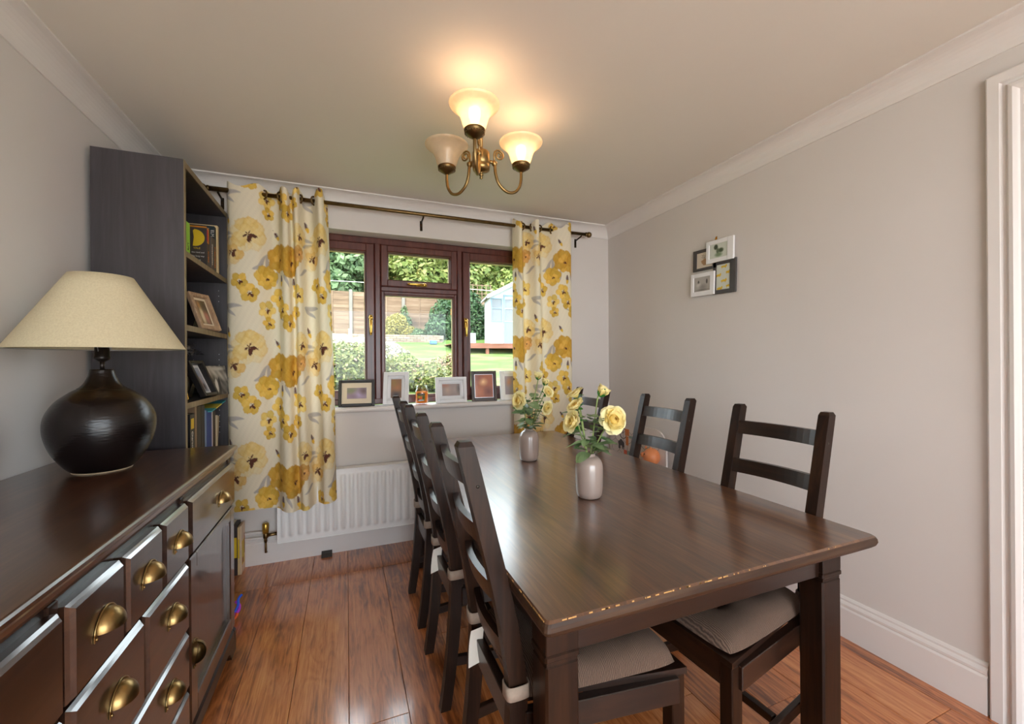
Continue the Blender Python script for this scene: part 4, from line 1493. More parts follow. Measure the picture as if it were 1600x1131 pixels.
# candle jar on the sill
cjx, cjy = 0.494, 2.975
jar = thing('candle_jar', 'glass jar candle of orange wax with fruit label on the sill', 'candle', (cjx, cjy, WZ0))
m = MB()
m.lathe([(0.0001, 0.001), (0.040, 0.001), (0.0455, 0.008), (0.0455, 0.094), (0.040, 0.106), (0.037, 0.110), (0.037, 0.132), (0.0345, 0.132), (0.0345, 0.110), (0.043, 0.094), (0.043, 0.012), (0.0001, 0.010)], 32, (cjx, cjy, WZ0))
m.build('glass_jar', JARG, jar)
m = MB(); m.lathe([(0.0001, 0.011), (0.0425, 0.011), (0.0425, 0.090), (0.0001, 0.090)], 28, (cjx, cjy, WZ0)); m.build('wax', waxmat(), jar)
def lab(U, V):
    base = blobs((150, 140, 70), [(0.5, 0.42, 0.22, 0.22, (222, 104, 40), 0.3), (0.25, 0.5, 0.16, 0.2, (210, 180, 50), 0.4), (0.8, 0.45, 0.18, 0.3, (70, 90, 40), 0.5), (0.15, 0.22, 0.14, 0.12, (150, 30, 40), 0.4), (0.35, 0.25, 0.12, 0.1, (220, 60, 50), 0.4), (0.5, 0.08, 0.45, 0.14, (200, 214, 214), 0.3)])(U, V)
    k = (V > 0.74)[..., None]
    base = np.where(k, np.array([64, 56, 48.]), base)
    k = ((V > 0.84) & (V < 0.90) & (U > 0.12) & (U < 0.88) & (np.sin(U * 60) > -0.5))[..., None]
    return np.where(k, np.array([210, 200, 186.]), base)
us = np.linspace(0, 1, 40); vv = np.linspace(0, 1, 36)
U, V = np.meshgrid(us, vv)
an = R(-106) + (U - 0.5) * R(70)
Pp = np.stack([cjx + 0.0462 * np.cos(an), cjy + 0.0462 * np.sin(an), WZ0 + 0.026 + 0.054 * V], -1)
m = MB(); m.grid(Pp.transpose(1, 0, 2)); o = m.build('paper_label', PAPER, jar)
ink(o, lin(lab(U, V)).transpose(1, 0, 2).reshape(-1, 3))

# ------------------------------------------------------------------ radiator
rad = thing('radiator', 'white ribbed panel radiator below the window', 'radiator', (0.5, YB - 0.06, 0.135))
RX0, RX1, RZ0, RZ1, RY = -0.400, 1.400, 0.140, 0.555, YB - 0.078
nxr = 8 * 36
xs_ = np.linspace(RX0, RX1, nxr + 1)
zz_ = np.array([RZ0, RZ0 + 0.02, RZ0 + 0.030, RZ0 + 0.036, RZ0 + 0.044, RZ0 + 0.055, RZ1 - 0.055, RZ1 - 0.044, RZ1 - 0.036, RZ1 - 0.030, RZ1 - 0.02, RZ1])
env = np.array([0, 0, 0, 0.35, 0.75, 1, 1, 0.75, 0.35, 0, 0, 0])
ph = (xs_ - RX0) / 0.05
fr = np.abs((ph % 1) - 0.5) * 2
prof = np.clip((0.62 - fr) / 0.30, 0, 1)
prof = prof * prof * (3 - 2 * prof) * 0.014
prof[(xs_ < RX0 + 0.02) | (xs_ > RX1 - 0.02)] = 0
P = np.zeros((nxr + 1, len(zz_), 3))
P[:, :, 0] = xs_[:, None]
P[:, :, 1] = RY - prof[:, None] * env[None]
P[:, :, 2] = zz_[None]
m = MB(); m.grid(P)
m.box(RX0, RX1, RY + 0.0005, RY + 0.012, RZ0, RZ1)
m.build('ribbed_panel', RADW, rad)
m = MB()
m.box(RX0, RX1, RY - 0.006, RY + 0.058, RZ1, RZ1 + 0.006, 0.002)
m.box(RX0 - 0.003, RX0, RY - 0.004, RY + 0.056, RZ0 - 0.004, RZ1 + 0.006, 0.001)
m.box(RX1, RX1 + 0.003, RY - 0.004, RY + 0.056, RZ0 - 0.004, RZ1 + 0.006, 0.001)
m.box(RX0, RX1, RY - 0.004, RY + 0.012, RZ0 - 0.005, RZ0, 0.001)
m.build('casing', RADW, rad)
m = MB()
m.box(RX0 + 0.2, RX0 + 0.24, RY + 0.012, YB - 0.001, RZ0 + 0.05, RZ1 - 0.06)
m.box(RX1 - 0.24, RX1 - 0.2, RY + 0.012, YB - 0.001, RZ0 + 0.05, RZ1 - 0.06)
m.build('wall_bracket', RADW, rad)
m = MB()
vx, vy = -0.468, RY + 0.025
m.tube([(vx, vy, 0.205), (vx, vy, 0.262)], 0.017, 14)
m.lathe([(0.0001, 0.265), (0.014, 0.265), (0.018, 0.258), (0.018, 0.216), (0.012, 0.210)], 14, (vx, vy, 0))
vcap = m.build('valve_cap', simple('yellow_brass', L3(196, 160, 70), 0.3, metal=0.8), rad)
m = MB()
m.tube([(vx, vy, 0.188), (vx + 0.03, vy, 0.190), (RX0, vy, 0.192)], 0.010, 10)
m.lathe([(0.008, 0.17), (0.014, 0.175), (0.014, 0.205), (0.008, 0.210)], 12, (vx, vy, 0))
m.tube([(vx, vy, 0.18), (vx, vy, 0.15)], 0.009, 10)
m.tube([(vx, vy, 0.15), (vx, vy, 0.085), (vx, vy + 0.03, 0.075)], 0.006, 8)
m.build('valve_body', BRASSD, rad)
m = MB()
m.tube([(-0.66, vy + 0.03, 0.170), (vx, vy + 0.02, 0.170)], 0.007, 8)
m.tube([(-0.66, vy + 0.03, 0.205), (vx, vy + 0.02, 0.205)], 0.007, 8)
m.build('supply_pipe', TRIM, rad)

# ------------------------------------------------------------------ curtains
def fbm(x, y, s=0):
    a = np.sin(3.1 * x + 1.7 * y + s) + 0.6 * np.sin(-5.3 * x + 6.1 * y + 2.1 * s) + 0.45 * np.sin(11.3 * x + 7.7 * y + 0.7 * s) + 0.3 * np.sin(-17.1 * x + 19.3 * y + 1.3 * s)
    return a / 2.35
GOLDS = [np.array(c, float) for c in ((228, 184, 66), (216, 166, 54), (234, 200, 96), (240, 216, 146), (224, 170, 88))]
MOTIF = [  # u, v from the top, kind, radius, colour index, turn   (one 0.64 x 0.665 m repeat)
    (0.155, 0.295, 'pale', 0.112, 3, 0.2), (0.060, 0.400, 'pale', 0.086, 4, 1.2), (0.262, 0.540, 'rose', 0.078, 0, 0.6),
    (0.105, 0.572, 'five', 0.056, 0, 0.3), (0.162, 0.640, 'five', 0.064, 0, 1.0), (0.262, 0.068, 'five', 0.062, 2, 0.1), (0.275, 0.150, 'five', 0.046, 0, 0.7),
    (0.362, 0.420, 'rose', 0.096, 1, 0.8), (0.350, 0.655, 'five', 0.066, 0, 0.5),
    (0.395, 0.070, 'five', 0.066, 0, 0.9), (0.455, 0.150, 'five', 0.064, 0, 0.2),
    (0.480, 0.440, 'rose', 0.104, 1, 0.1), (0.560, 0.640, 'five', 0.068, 2, 0.7),
    (0.585, 0.280, 'pale', 0.080, 3, 0.5), (0.575, 0.390, 'rose', 0.056, 4, 0.3), (0.530, 0.085, 'five', 0.050, 0, 0.4),
    (0.232, 0.450, 'leaf', 0.060, 0, -1.0), (0.268, 0.448, 'leaf', 0.062, 0, -1.5), (0.212, 0.478, 'leaf', 0.040, 0, -0.5),
    (0.055, 0.052, 'leaf', 0.068, 0, 0.05), (0.040, 0.085, 'leaf', 0.054, 0, 0.6),
    (0.030, 0.290, 'leaf', 0.055, 0, 0.25), (0.028, 0.325, 'leaf', 0.050, 0, -0.2), (0.620, 0.500, 'leaf', 0.05, 0, 2.6), (0.440, 0.560, 'leaf', 0.045, 0, 1.2), (0.330, 0.530, 'leaf', 0.045, 0, 1.7), (0.385, 0.125, 'leaf', 0.030, 0, 0.5),
    (0.030, 0.205, 'bud', 0.034, 0, 1.2), (0.392, 0.560, 'bud', 0.036, 0, 1.6), (0.510, 0.575, 'bud', 0.038, 0, 1.4), (0.330, 0.280, 'bud', 0.03, 0, 1.0),
]
TW_, TH_ = 0.64, 0.665
def paint_cloth(u, v):
    """u across, v down from the top, metres: the printed floral"""
    col = np.zeros(u.shape + (3,)) + np.array([236, 225, 200.])
    um, vm = np.mod(u, TW_), np.mod(v, TH_)
    ed = fbm(u * 22, v * 22, 1.0)
    ed2 = fbm(u * 60, v * 60, 2.0)
    BR = np.array([92, 50, 34.])
    order = {'leaf': 0, 'pale': 1, 'rose': 2, 'five': 3, 'bud': 4}
    for (cu, cv, kind, rad_, ci, rot) in sorted(MOTIF, key=lambda q: order[q[2]]):
        for du in (-TW_, 0, TW_):
            for dv in (-TH_, 0, TH_):
                x_, y_ = um - (cu + du), vm - (cv + dv)
                msk = (np.abs(x_) < rad_ * 1.4) & (np.abs(y_) < rad_ * 1.4)
                if not msk.any():
                    continue
                X, Y = x_[msk], y_[msk]
                e, e2 = ed[msk], ed2[msk]
                c = col[msk]
                cr, sr = math.cos(rot), math.sin(rot)
                Xr, Yr = X * cr + Y * sr, -X * sr + Y * cr
                r = np.hypot(X, Y) / rad_
                th = np.arctan2(Yr, Xr)
                if kind == 'leaf':
                    t_ = Xr / rad_
                    wv = 0.24 * np.sqrt(np.clip(1 - t_ ** 2, 0, 1)) * (1 - 0.35 * t_)
                    a = np.clip((wv - np.abs(Yr / rad_ + 0.05 * np.sin(3 * t_))) * 14, 0, 1) * (0.80 + 0.2 * e)
                    k = np.array([172, 165, 160.]) + 16 * e[:, None]
                elif kind == 'bud':
                    t_ = Xr / rad_
                    wv = 0.42 * np.sqrt(np.clip(1 - t_ ** 2, 0, 1))
                    a = np.clip((wv + 0.1 * e2 - np.abs(Yr / rad_)) * 10, 0, 1)
                    k = np.where((t_ > 0.1)[:, None], GOLDS[0], np.where((np.abs(Yr / rad_) < 0.12)[:, None], BR, np.array([150, 142, 138.])))
                else:
                    # a watercolour bloom: overlapping round petals, each with its own wash
                    gp = np.random.default_rng(int(cu * 7000 + cv * 900) + 3)
                    base = GOLDS[ci]
                    k = np.zeros((len(X), 3)) + base
                    a = np.zeros(len(X))
                    xe, ye = X / rad_ + 0.07 * e + 0.02 * e2, Y / rad_ + 0.07 * fbm(X * 30, Y * 30, cu * 9)
                    if kind == 'five':
                        pet = [(0.54 * math.cos(rot + 2 * PI * q / 5), 0.54 * math.sin(rot + 2 * PI * q / 5), 0.40) for q in range(5)]
                    else:
                        n_ = 7 if kind == 'rose' else 8
                        pet = [(0.56 * math.cos(rot + 2 * PI * q / n_), 0.56 * math.sin(rot + 2 * PI * q / n_), gp.uniform(0.36, 0.48)) for q in range(n_)]
                        pet += [(0.28 * math.cos(rot + 1 + 2 * PI * q / 4), 0.28 * math.sin(rot + 1 + 2 * PI * q / 4), gp.uniform(0.28, 0.36)) for q in range(4)]
                    for (px0, py0, pr) in pet:
                        d = np.hypot(xe - px0, ye - py0) / pr
                        wash = gp.uniform(0, 1)
                        if kind == 'pale':
                            cc = np.array([243, 224, 168.]) * wash + (base * 0.5 + np.array([234, 190, 96.]) * 0.5) * (1 - wash)
                            op = 0.30 + 0.55 * (1 - wash)
                        else:
                            cc = base * (0.90 + 0.16 * wash) + np.array([6, 10, 26.]) * wash
                            op = 0.93
                        rim = np.clip((d - 0.72) * 4, 0, 1)[:, None]
                        cc = cc * (1 - 0.10 * rim * np.array([0.5, 1.0, 1.8])) + np.clip(e, -1, 1)[:, None] * np.array([5, 9, 14.])
                        al = np.clip((1 - d) * 9, 0, 1) * op
                        k = np.where((a + al)[:, None] > 1e-4, (k * (a * (1 - al))[:, None] + cc * al[:, None]) / np.maximum((a * (1 - al) + al), 1e-4)[:, None], k)
                        a = a * (1 - al) + al
                    cr_ = np.hypot(X - 0.10 * rad_, Y - 0.12 * rad_) / rad_
                    lim = {'five': 0.22, 'pale': 0.24, 'rose': 0.13}[kind] * (1 + 0.45 * np.cos(5 * th + rot) + 0.35 * e2)
                    b_ = np.clip((lim - cr_) * 22, 0, 1)[:, None]
                    k = k * (1 - b_) + BR * b_
                    a = np.maximum(a, b_[:, 0])
                a = a[:, None]
                col[msk] = c * (1 - a) + k * a
    weave = 1 + 0.015 * ed2
    return np.clip(col * weave[..., None], 0, 255)

ROD_Y, ROD_Z = YB - 0.100, 2.262
def curtain(name, label, pts_top, pts_bot, z1, z0, uoff, voff, rings, rev=False):
    ct = thing(name, label, 'curtain', (float(np.mean([p[0] for p in pts_top])), ROD_Y, 0), group='yellow floral eyelet curtains at the window')
    a, b = catmull(pts_top, 14), catmull(pts_bot, 14)
    # resample both by arc length of the top line
    def resample(p, n):
        s = np.concatenate([[0], np.cumsum(np.hypot(*np.diff(p, axis=0).T))])
        q = np.linspace(0, s[-1], n)
        return np.stack([np.interp(q, s, p[:, 0]), np.interp(q, s, p[:, 1])], -1), s[-1]
    NX = 260
    A, la = resample(a, NX)
    B, lb = resample(b, NX)
    NZ = 420
    tz = np.linspace(0, 1, NZ)
    P = np.zeros((NX, NZ, 3))
    hump = 0.020 * np.cos(np.linspace(0, 9 * PI, NX)) + 0.008 * np.sin(np.linspace(0, 23, NX))
    dip = 0.014 * np.sin(np.linspace(0.3, 8.0, NX))
    B[:, 1] *= 1.25
    for k in range(2):
        P[:, :, k] = A[:, k, None] * (1 - tz[None] ** 0.8) + B[:, k, None] * (tz[None] ** 0.8)
    P[:, :, 1] += ROD_Y + 0.006 * np.sin(7 * tz[None] + 5 * P[:, :, 0]) * tz[None]
    P[:, :, 0] += 0.004 * np.sin(9 * tz[None] + np.linspace(0, 9, NX)[:, None]) * tz[None]
    ztop = z1 + hump
    zbot = z0 + dip
    P[:, :, 2] = ztop[:, None] * (1 - tz[None]) + zbot[:, None] * tz[None]
    m = MB()
    m.grid(P[::-1] if rev else P)
    o = m.build('cloth', CLOTH, ct)
    ua = np.linspace(0, la * 1.02, NX)[:, None] + 0 * tz[None] + uoff
    va = (z1 - P[:, :, 2]) + voff
    cl = lin(paint_cloth(ua, va))
    ink(o, (cl[::-1] if rev else cl).reshape(-1, 3))
    for (rx, ang) in rings:
        m = MB()
        n = 22
        A_ = Matrix.Translation((rx, ROD_Y, ROD_Z)) @ Matrix.Rotation(ang, 4, 'Z')
        m.tube([A_ @ Vector((0, 0.026 * math.cos(2 * PI * k / n), 0.026 * math.sin(2 * PI * k / n))) for k in range(n)], 0.0055, 8, closed=True)
        m.build('eyelet', BRASSD, ct)
    return ct
# (x, offset from the rod; minus is towards the room)
LT = [(-0.652, 0.030), (-0.628, -0.020), (-0.560, -0.036), (-0.490, -0.030), (-0.455, 0.0), (-0.420, 0.036), (-0.385, 0.030), (-0.368, -0.010), (-0.352, -0.046), (-0.330, -0.046), (-0.318, -0.006), (-0.306, -0.006), (-0.294, -0.046), (-0.276, -0.046), (-0.262, 0.0), (-0.240, 0.036), (-0.205, 0.034), (-0.182, -0.004), (-0.160, -0.050), (-0.138, -0.044), (-0.124, 0.004), (-0.108, 0.040)]
LB = [(-0.655, 0.020), (-0.630, -0.004), (-0.560, -0.018), (-0.480, -0.010), (-0.440, 0.004), (-0.405, 0.006), (-0.380, -0.006), (-0.360, -0.040), (-0.335, -0.062), (-0.305, -0.060), (-0.282, -0.028), (-0.270, -0.026), (-0.252, -0.056), (-0.225, -0.058), (-0.205, -0.022), (-0.190, 0.004), (-0.165, 0.006), (-0.148, -0.014), (-0.130, -0.050), (-0.098, -0.056), (-0.072, -0.036), (-0.060, 0.006)]
curtain('curtain', 'yellow floral curtain left of the window beside the bookcase', LT, LB, 2.302, 0.362, 0.0, 0.0, [(-0.455, R(40)), (-0.368, R(-30)), (-0.262, R(35)), (-0.182, R(-35))])
RT = [(1.172, 0.034), (1.180, -0.010), (1.196, -0.046), (1.216, -0.050), (1.236, -0.006), (1.262, 0.036), (1.290, 0.030), (1.312, -0.010), (1.330, -0.046), (1.356, -0.046), (1.376, -0.004), (1.408, 0.034), (1.450, 0.028), (1.482, -0.002), (1.520, -0.032), (1.570, -0.040), (1.630, -0.034), (1.656, -0.006), (1.664, 0.040)]
RB = [(1.166, 0.020), (1.172, -0.016), (1.190, -0.046), (1.216, -0.052), (1.240, -0.020), (1.268, 0.010), (1.300, 0.006), (1.326, -0.030), (1.350, -0.052), (1.378, -0.050), (1.400, -0.020), (1.430, 0.006), (1.462, 0.002), (1.490, -0.014), (1.524, -0.026), (1.570, -0.032), (1.625, -0.026), (1.650, -0.004), (1.656, 0.030)]
curtain('curtain', 'yellow floral curtain right of the window beside the corner', RT, RB, 2.300, 0.362, 0.35, 0.14, [(1.236, R(35)), (1.312, R(-35)), (1.376, R(35)), (1.482, R(-40))])
rod = thing('curtain_rail', 'antique brass curtain pole with ball ends above the window', 'curtain pole', (0.5, ROD_Y, ROD_Z))
m = MB(); m.tube([(-0.735, ROD_Y, ROD_Z), (1.79, ROD_Y, ROD_Z)], 0.0125, 14)
m.tube([(-0.735, ROD_Y, ROD_Z), (-0.50, ROD_Y, ROD_Z)], 0.0145, 14)
m.build('pole', BRASSD, rod)
for xx, s in ((-0.742, -1), (1.80, 1)):
    m = MB()
    m.ball((xx + s * 0.024, ROD_Y, ROD_Z), 0.023, 16, 12)
    m.lathe([(0.013, -0.012), (0.017, -0.008), (0.017, 0.0), (0.012, 0.006)], 14, M=Matrix.Translation((xx, ROD_Y, ROD_Z)) @ Matrix.Rotation(R(90 * s), 4, 'Y'))
    m.build('finial', BRASSD, rod)
for xx in (-0.690, 0.500, 1.755):
    m = MB()
    m.tube([(xx, ROD_Y, ROD_Z - 0.004), (xx, ROD_Y + 0.006, ROD_Z - 0.018), (xx, YB - 0.004, ROD_Z - 0.030)], 0.006, 8)
    m.box(xx - 0.009, xx + 0.009, YB - 0.006, YB, ROD_Z - 0.085, ROD_Z - 0.015, 0.002)
    m.ball((xx, YB - 0.007, ROD_Z - 0.060), 0.004, 8, 5)
    m.build('pole_bracket', simple('bronze_bracket', L3(52, 40, 26), 0.4, metal=0.8) if xx == -0.690 else bpy.data.materials['bronze_bracket'], rod)

# ------------------------------------------------------------------ vases and roses
VG = simple('taupe_ceramic_glaze', L3(164, 146, 137), 0.3, vary=0.03, scale=12, coat=1.0)
VG.node_tree.nodes['Principled BSDF'].inputs['Coat Roughness'].default_value = 0.025
VPROF = [(0.0001, 0.003), (0.034, 0.0), (0.041, 0.003), (0.0465, 0.014), (0.0490, 0.035), (0.0505, 0.075), (0.0500, 0.112), (0.046, 0.130), (0.036, 0.144), (0.025, 0.150), (0.0225, 0.153), (0.0225, 0.160), (0.0205, 0.161), (0.0195, 0.156), (0.0195, 0.120), (0.0001, 0.118)]
def vase(x, y, label):
    m = MB()
    m.lathe(VPROF[:2] + [tuple(q) for q in catmull(VPROF[1:10], 4)][1:] + VPROF[10:], 40, (0, 0, 0))
    o = m.build('vase', VG, None, loc=(x, y, TZ))
    return tag(o, label, 'vase', 'taupe vases on the dining table')
V1, V2 = (0.826, 1.318), (0.856, 1.930)
vase(*V1, 'taupe ceramic vase on the table nearest the camera')
vase(*V2, 'taupe ceramic vase on the table closer to the window')
def petalmat(nm, a, b):
    nt = NT(nm)
    at = nt.n('ShaderNodeAttribute', attribute_name='Ink')
    nt.l(at.outputs['Color'], nt.p.inputs['Base Color'])
    nt.p.inputs['Roughness'].default_value = 0.7
    tr = nt.n('ShaderNodeBsdfTranslucent'); nt.l(at.outputs['Color'], tr.inputs[0])
    ms = nt.n('ShaderNodeMixShader'); ms.inputs[0].default_value = 0.25
    nt.l(nt.p.outputs[0], ms.inputs[1]); nt.l(tr.outputs[0], ms.inputs[2]); nt.l(ms.outputs[0], nt.out.inputs['Surface'])
    return nt.m
PETAL = petalmat('yellow_rose_petal', 0, 0)
def leafmat(nm, d, l, rough=0.45):
    nt = NT(nm)
    tc = nt.n('ShaderNodeTexCoord')
    oi = nt.n('ShaderNodeObjectInfo')
    nz = nt.n('ShaderNodeTexNoise'); nz.inputs['Scale'].default_value = 40
    nt.l(tc.outputs['Object'], nz.inputs['Vector'])
    ad = nt.n('ShaderNodeMath', operation='MULTIPLY_ADD'); ad.inputs[1].default_value = 0.5
    nt.l(oi.outputs['Random'], ad.inputs[0]); nt.l(nz.outputs[0], ad.inputs[2])
    col = ramp(nt, ad.outputs[0], [(0.35, d), (0.95, l)])
    nt.l(col, nt.p.inputs['Base Color'])
    nt.p.inputs['Roughness'].default_value = rough
    tr = nt.n('ShaderNodeBsdfTranslucent'); nt.l(col, tr.inputs[0])
    ms = nt.n('ShaderNodeMixShader'); ms.inputs[0].default_value = 0.2
    nt.l(nt.p.outputs[0], ms.inputs[1]); nt.l(tr.outputs[0], ms.inputs[2]); nt.l(ms.outputs[0], nt.out.inputs['Surface'])
    return nt.m
RLEAF = leafmat('rose_leaf_green', L3(62, 98, 56), L3(150, 174, 124))
SEPAL = leafmat('sepal_green', L3(30, 98, 36), L3(52, 130, 48))
STEMG = simple('rose_stem_green', L3(132, 150, 84), 0.5, vary=0.15, scale=40)
def petal_mesh(nm, wd, ht, cup, curl, c0, c1):
    nu, nv = 9, 9
    P = np.zeros((nu, nv, 3)); Cc = np.zeros((nu, nv, 3))
    for i in range(nu):
        for j in range(nv):
            u, v = -1 + 2 * i / (nu - 1), j / (nv - 1)
            w_ = wd * (0.25 + 0.75 * math.sin(min(1, v * 1.15) * PI * 0.62)) * (1 - 0.25 * max(0, v - 0.8) / 0.2)
            x = u * w_
            z = ht * v * (1 - 0.10 * u * u * v)
            y = -cup * (1 - (v - 0.55) ** 2 * 2) * math.sin(v * PI * 0.55) + cup * 0.9 * u * u * v - curl * max(0, v - 0.6) ** 2 * 6
            P[i, j] = (x, y + 0.0012 * math.sin(7 * u + 5 * v), z)
            t_ = max(0, min(1, 1 - v * 0.75))
            Cc[i, j] = np.array(c0) * t_ + np.array(c1) * (1 - t_)
    m = MB(); m.grid(P)
    me = m.mesh(nm, PETAL)
    at = me.color_attributes.new('Ink', 'FLOAT_COLOR', 'POINT')
    a = np.ones((nu * nv, 4), np.float32); a[:, :3] = lin(Cc.reshape(-1, 3)); at.data.foreach_set('color', a.ravel())
    return me
PET_IN = petal_mesh('petal', 0.012, 0.026, 0.008, -0.004, (238, 198, 88), (248, 226, 140))
PET_MID = petal_mesh('petal', 0.019, 0.032, 0.010, 0.004, (244, 222, 130), (252, 243, 196))
PET_OUT = petal_mesh('petal', 0.024, 0.036, 0.008, 0.014, (243, 228, 140), (252, 246, 210))
m = MB()
nl = 9
P = np.zeros((nl, 5, 3))
for i in range(nl):
    v = i / (nl - 1)
    w_ = 0.30 * math.sin(PI * v ** 0.85) ** 0.8 * (1 - 0.25 * v) + (0.012 if 0 < v < 1 else 0.004)
    for j in range(5):
        u = -1 + j / 2
        P[i, j] = (u * w_, v, 0.10 * abs(u) * w_ * 2 - 0.12 * v * v + 0.01 * math.sin(14 * v) * abs(u))
m.grid(P)
LEAF = m.mesh('leaf', RLEAF)
SEPALM = m.mesh('sepal', SEPAL)
def orient(d, roll=0.0):
    """local +z (petals) or +y (leaves) basis towards d"""
    d = Vector(d).normalized()
    return d.to_track_quat('Z', 'Y') @ __import__('mathutils').Quaternion((0, 0, 1), roll)
def bloom(bunch, base, d, size, openn, seed):
    """open rose: whorls of cupped petals round its axis d"""
    rr = random.Random(seed)
    rb = bpy.data.objects.new('rose_bloom' if openn > 0.3 else 'rose_bud', None)
    C.objects.link(rb)
    rb.parent = bunch
    rb.location = base
    rb.rotation_mode = 'QUATERNION'
    rb.rotation_quaternion = orient(d, rr.uniform(0, 6))
    rb.scale = (size,) * 3
    whorls = [(PET_IN, 4, 0.003, 0.05), (PET_IN, 5, 0.006, 0.18), (PET_MID, 5, 0.008, 0.42), (PET_MID, 6, 0.010, 0.72), (PET_OUT, 6, 0.011, 1.05), (PET_OUT, 6, 0.011, 1.38)]
    if openn <= 0.3:
        whorls = [(PET_IN, 4, 0.003, 0.02), (PET_MID, 4, 0.004, 0.06), (PET_MID, 4, 0.006, 0.12)]
    elif openn < 0.8:
        whorls = whorls[:5]
    for wi, (me, n, rad_, tilt) in enumerate(whorls):
        for k in range(n):
            a = 2 * PI * (k + 0.5 * (wi % 2)) / n + rr.uniform(-0.12, 0.12)
            o = link('petal', me, rb)
            o.rotation_euler = (-(tilt * (openn if openn > 0.3 else 1) + rr.uniform(-0.06, 0.06)), 0, 0)
            # petal faces outwards (-y local), placed on a small ring and tipped outwards
            M_ = Matrix.Rotation(a, 4, 'Z') @ Matrix.Translation((0, -rad_, 0.002 * wi)) @ Matrix.Rotation(tilt * (openn if openn > 0.3 else 1) + rr.uniform(-0.06, 0.06), 4, 'X') @ Matrix.Scale(rr.uniform(0.92, 1.08), 4)
            o.matrix_local = M_
    for k in range(5):
        o = link('sepal', SEPALM, rb)
        lo_ = 0.034 if openn > 0.3 else 0.036
        M_ = Matrix.Rotation(2 * PI * k / 5 + 0.3, 4, 'Z') @ Matrix.Translation((0, -0.005, -0.002)) @ Matrix.Rotation(R(180), 4, 'Z') @ Matrix.Rotation(R(70 if openn <= 0.3 else 5), 4, 'X') @ Matrix.Diagonal((lo_ * (0.9 if openn > 0.3 else 1.25), lo_, lo_, 1))
        o.matrix_local = M_
    return rb
VIEW = Vector((-0.37, -0.93, 0))                      # roughly from the table towards the room
RGT = Vector((0.93, -0.37, 0))
def rose_bunch(vx, vy, label, blooms, leaves, seed):
    t = thing('rose_bunch', label, 'roses', (vx, vy, TZ), group='yellow roses in the vases')
    rr = random.Random(seed)
    def W(a, b, z):                                    # right, towards the room, up
        return RGT * a + VIEW * b + Vector((0, 0, z))
    for i, (a, b, z, da, db, dz, size, op) in enumerate(blooms):
        end = W(a, b, z)
        d = RGT * da + VIEW * db + Vector((0, 0, dz))
        p0 = W(rr.uniform(-0.008, 0.008), rr.uniform(-0.008, 0.008), 0.125)
        pts = catmull([p0, W(a * 0.18, b * 0.2, 0.165), W(a * 0.55, b * 0.6, 0.165 + (z - 0.165) * 0.55), end - d.normalized() * 0.012, end], 5)
        m = MB(); m.tube(pts, [0.0026] * (len(pts) - 1) + [0.004], 7)
        m.build('stem', STEMG, t, world=False)
        bloom(t, end, d, size, op, seed * 10 + i)
    for (a, b, z, da, db, dz, s) in leaves:
        o = link('leaf', LEAF, t)
        o.rotation_mode = 'QUATERNION'
        d = (RGT * da + VIEW * db + Vector((0, 0, dz))).normalized()
        q = d.to_track_quat('Y', 'Z')
        o.rotation_quaternion = q @ __import__('mathutils').Quaternion((0, 1, 0), rr.uniform(-0.5, 0.5))
        o.location = W(a, b, z)
        o.scale = (s * rr.uniform(0.9, 1.15), s, s)
    return t
def auto_leaves(n, seed, z0, z1, rmax):
    rr = random.Random(seed)
    out = []
    for i in range(n):
        z = rr.uniform(z0, z1)
        a = rr.uniform(0, 2 * PI)
        k = (z - z0) / (z1 - z0)
        r0 = 0.010 + 0.05 * k * rr.random()
        out.append((r0 * math.cos(a), r0 * math.sin(a), z, math.cos(a), math.sin(a), rr.uniform(-0.35, 0.45), rr.uniform(0.050, 0.080)))
    return out
# offsets of every bloom from the vase foot, measured off the photograph and turned into metres
k1 = 1.53 / 650
def B(px, pz, depth, d, size, op, k, bx, bz):
    return ((px - bx) * k, depth, 0.0 + (bz - pz) * k, *d, size, op)
bl1 = [B(955, 654, 0.03, (0.35, 1.0, 0.35), 1.08, 1.0, k1, 922, 775),
       B(903, 636, 0.02, (-0.6, 0.3, 0.8), 0.80, 0.7, k1, 922, 775),
       B(899, 657, 0.03, (-0.8, 0.5, 0.35), 0.90, 0.75, k1, 922, 775),
       B(905, 620, -0.01, (-0.5, 0.1, 0.8), 0.78, 0.55, k1, 922, 775),
       B(939, 618, 0.0, (0.55, 0.1, 0.8), 1.15, 0.2, k1, 922, 775)]
lv1 = [(-0.02, 0.02, 0.205, -1.0, 0.5, -0.05, 0.085), (0.0, 0.03, 0.200, -0.3, 1.0, 0.1, 0.060), (0.025, 0.02, 0.195, 1.0, 0.4, 0.25, 0.075), (0.04, 0.0, 0.215, 1.0, 0.1, -0.25, 0.07),
       (-0.005, 0.03, 0.165, -0.9, 0.9, -0.35, 0.065), (0.02, 0.03, 0.165, 0.7, 0.9, 0.6, 0.07), (0.0, 0.02, 0.300, 0.4, 0.8, 0.1, 0.05), (0.015, 0.0, 0.27, 0.9, 0.2, 0.1, 0.045), (-0.01, 0.02, 0.28, -0.7, 0.6, 0.2, 0.045)] + auto_leaves(44, 21, 0.165, 0.31, 0.05)
rose_bunch(*V1, 'yellow artificial roses with one wide open bloom, in the nearer vase', bl1, lv1, 3)
k2 = 2.10 / 650
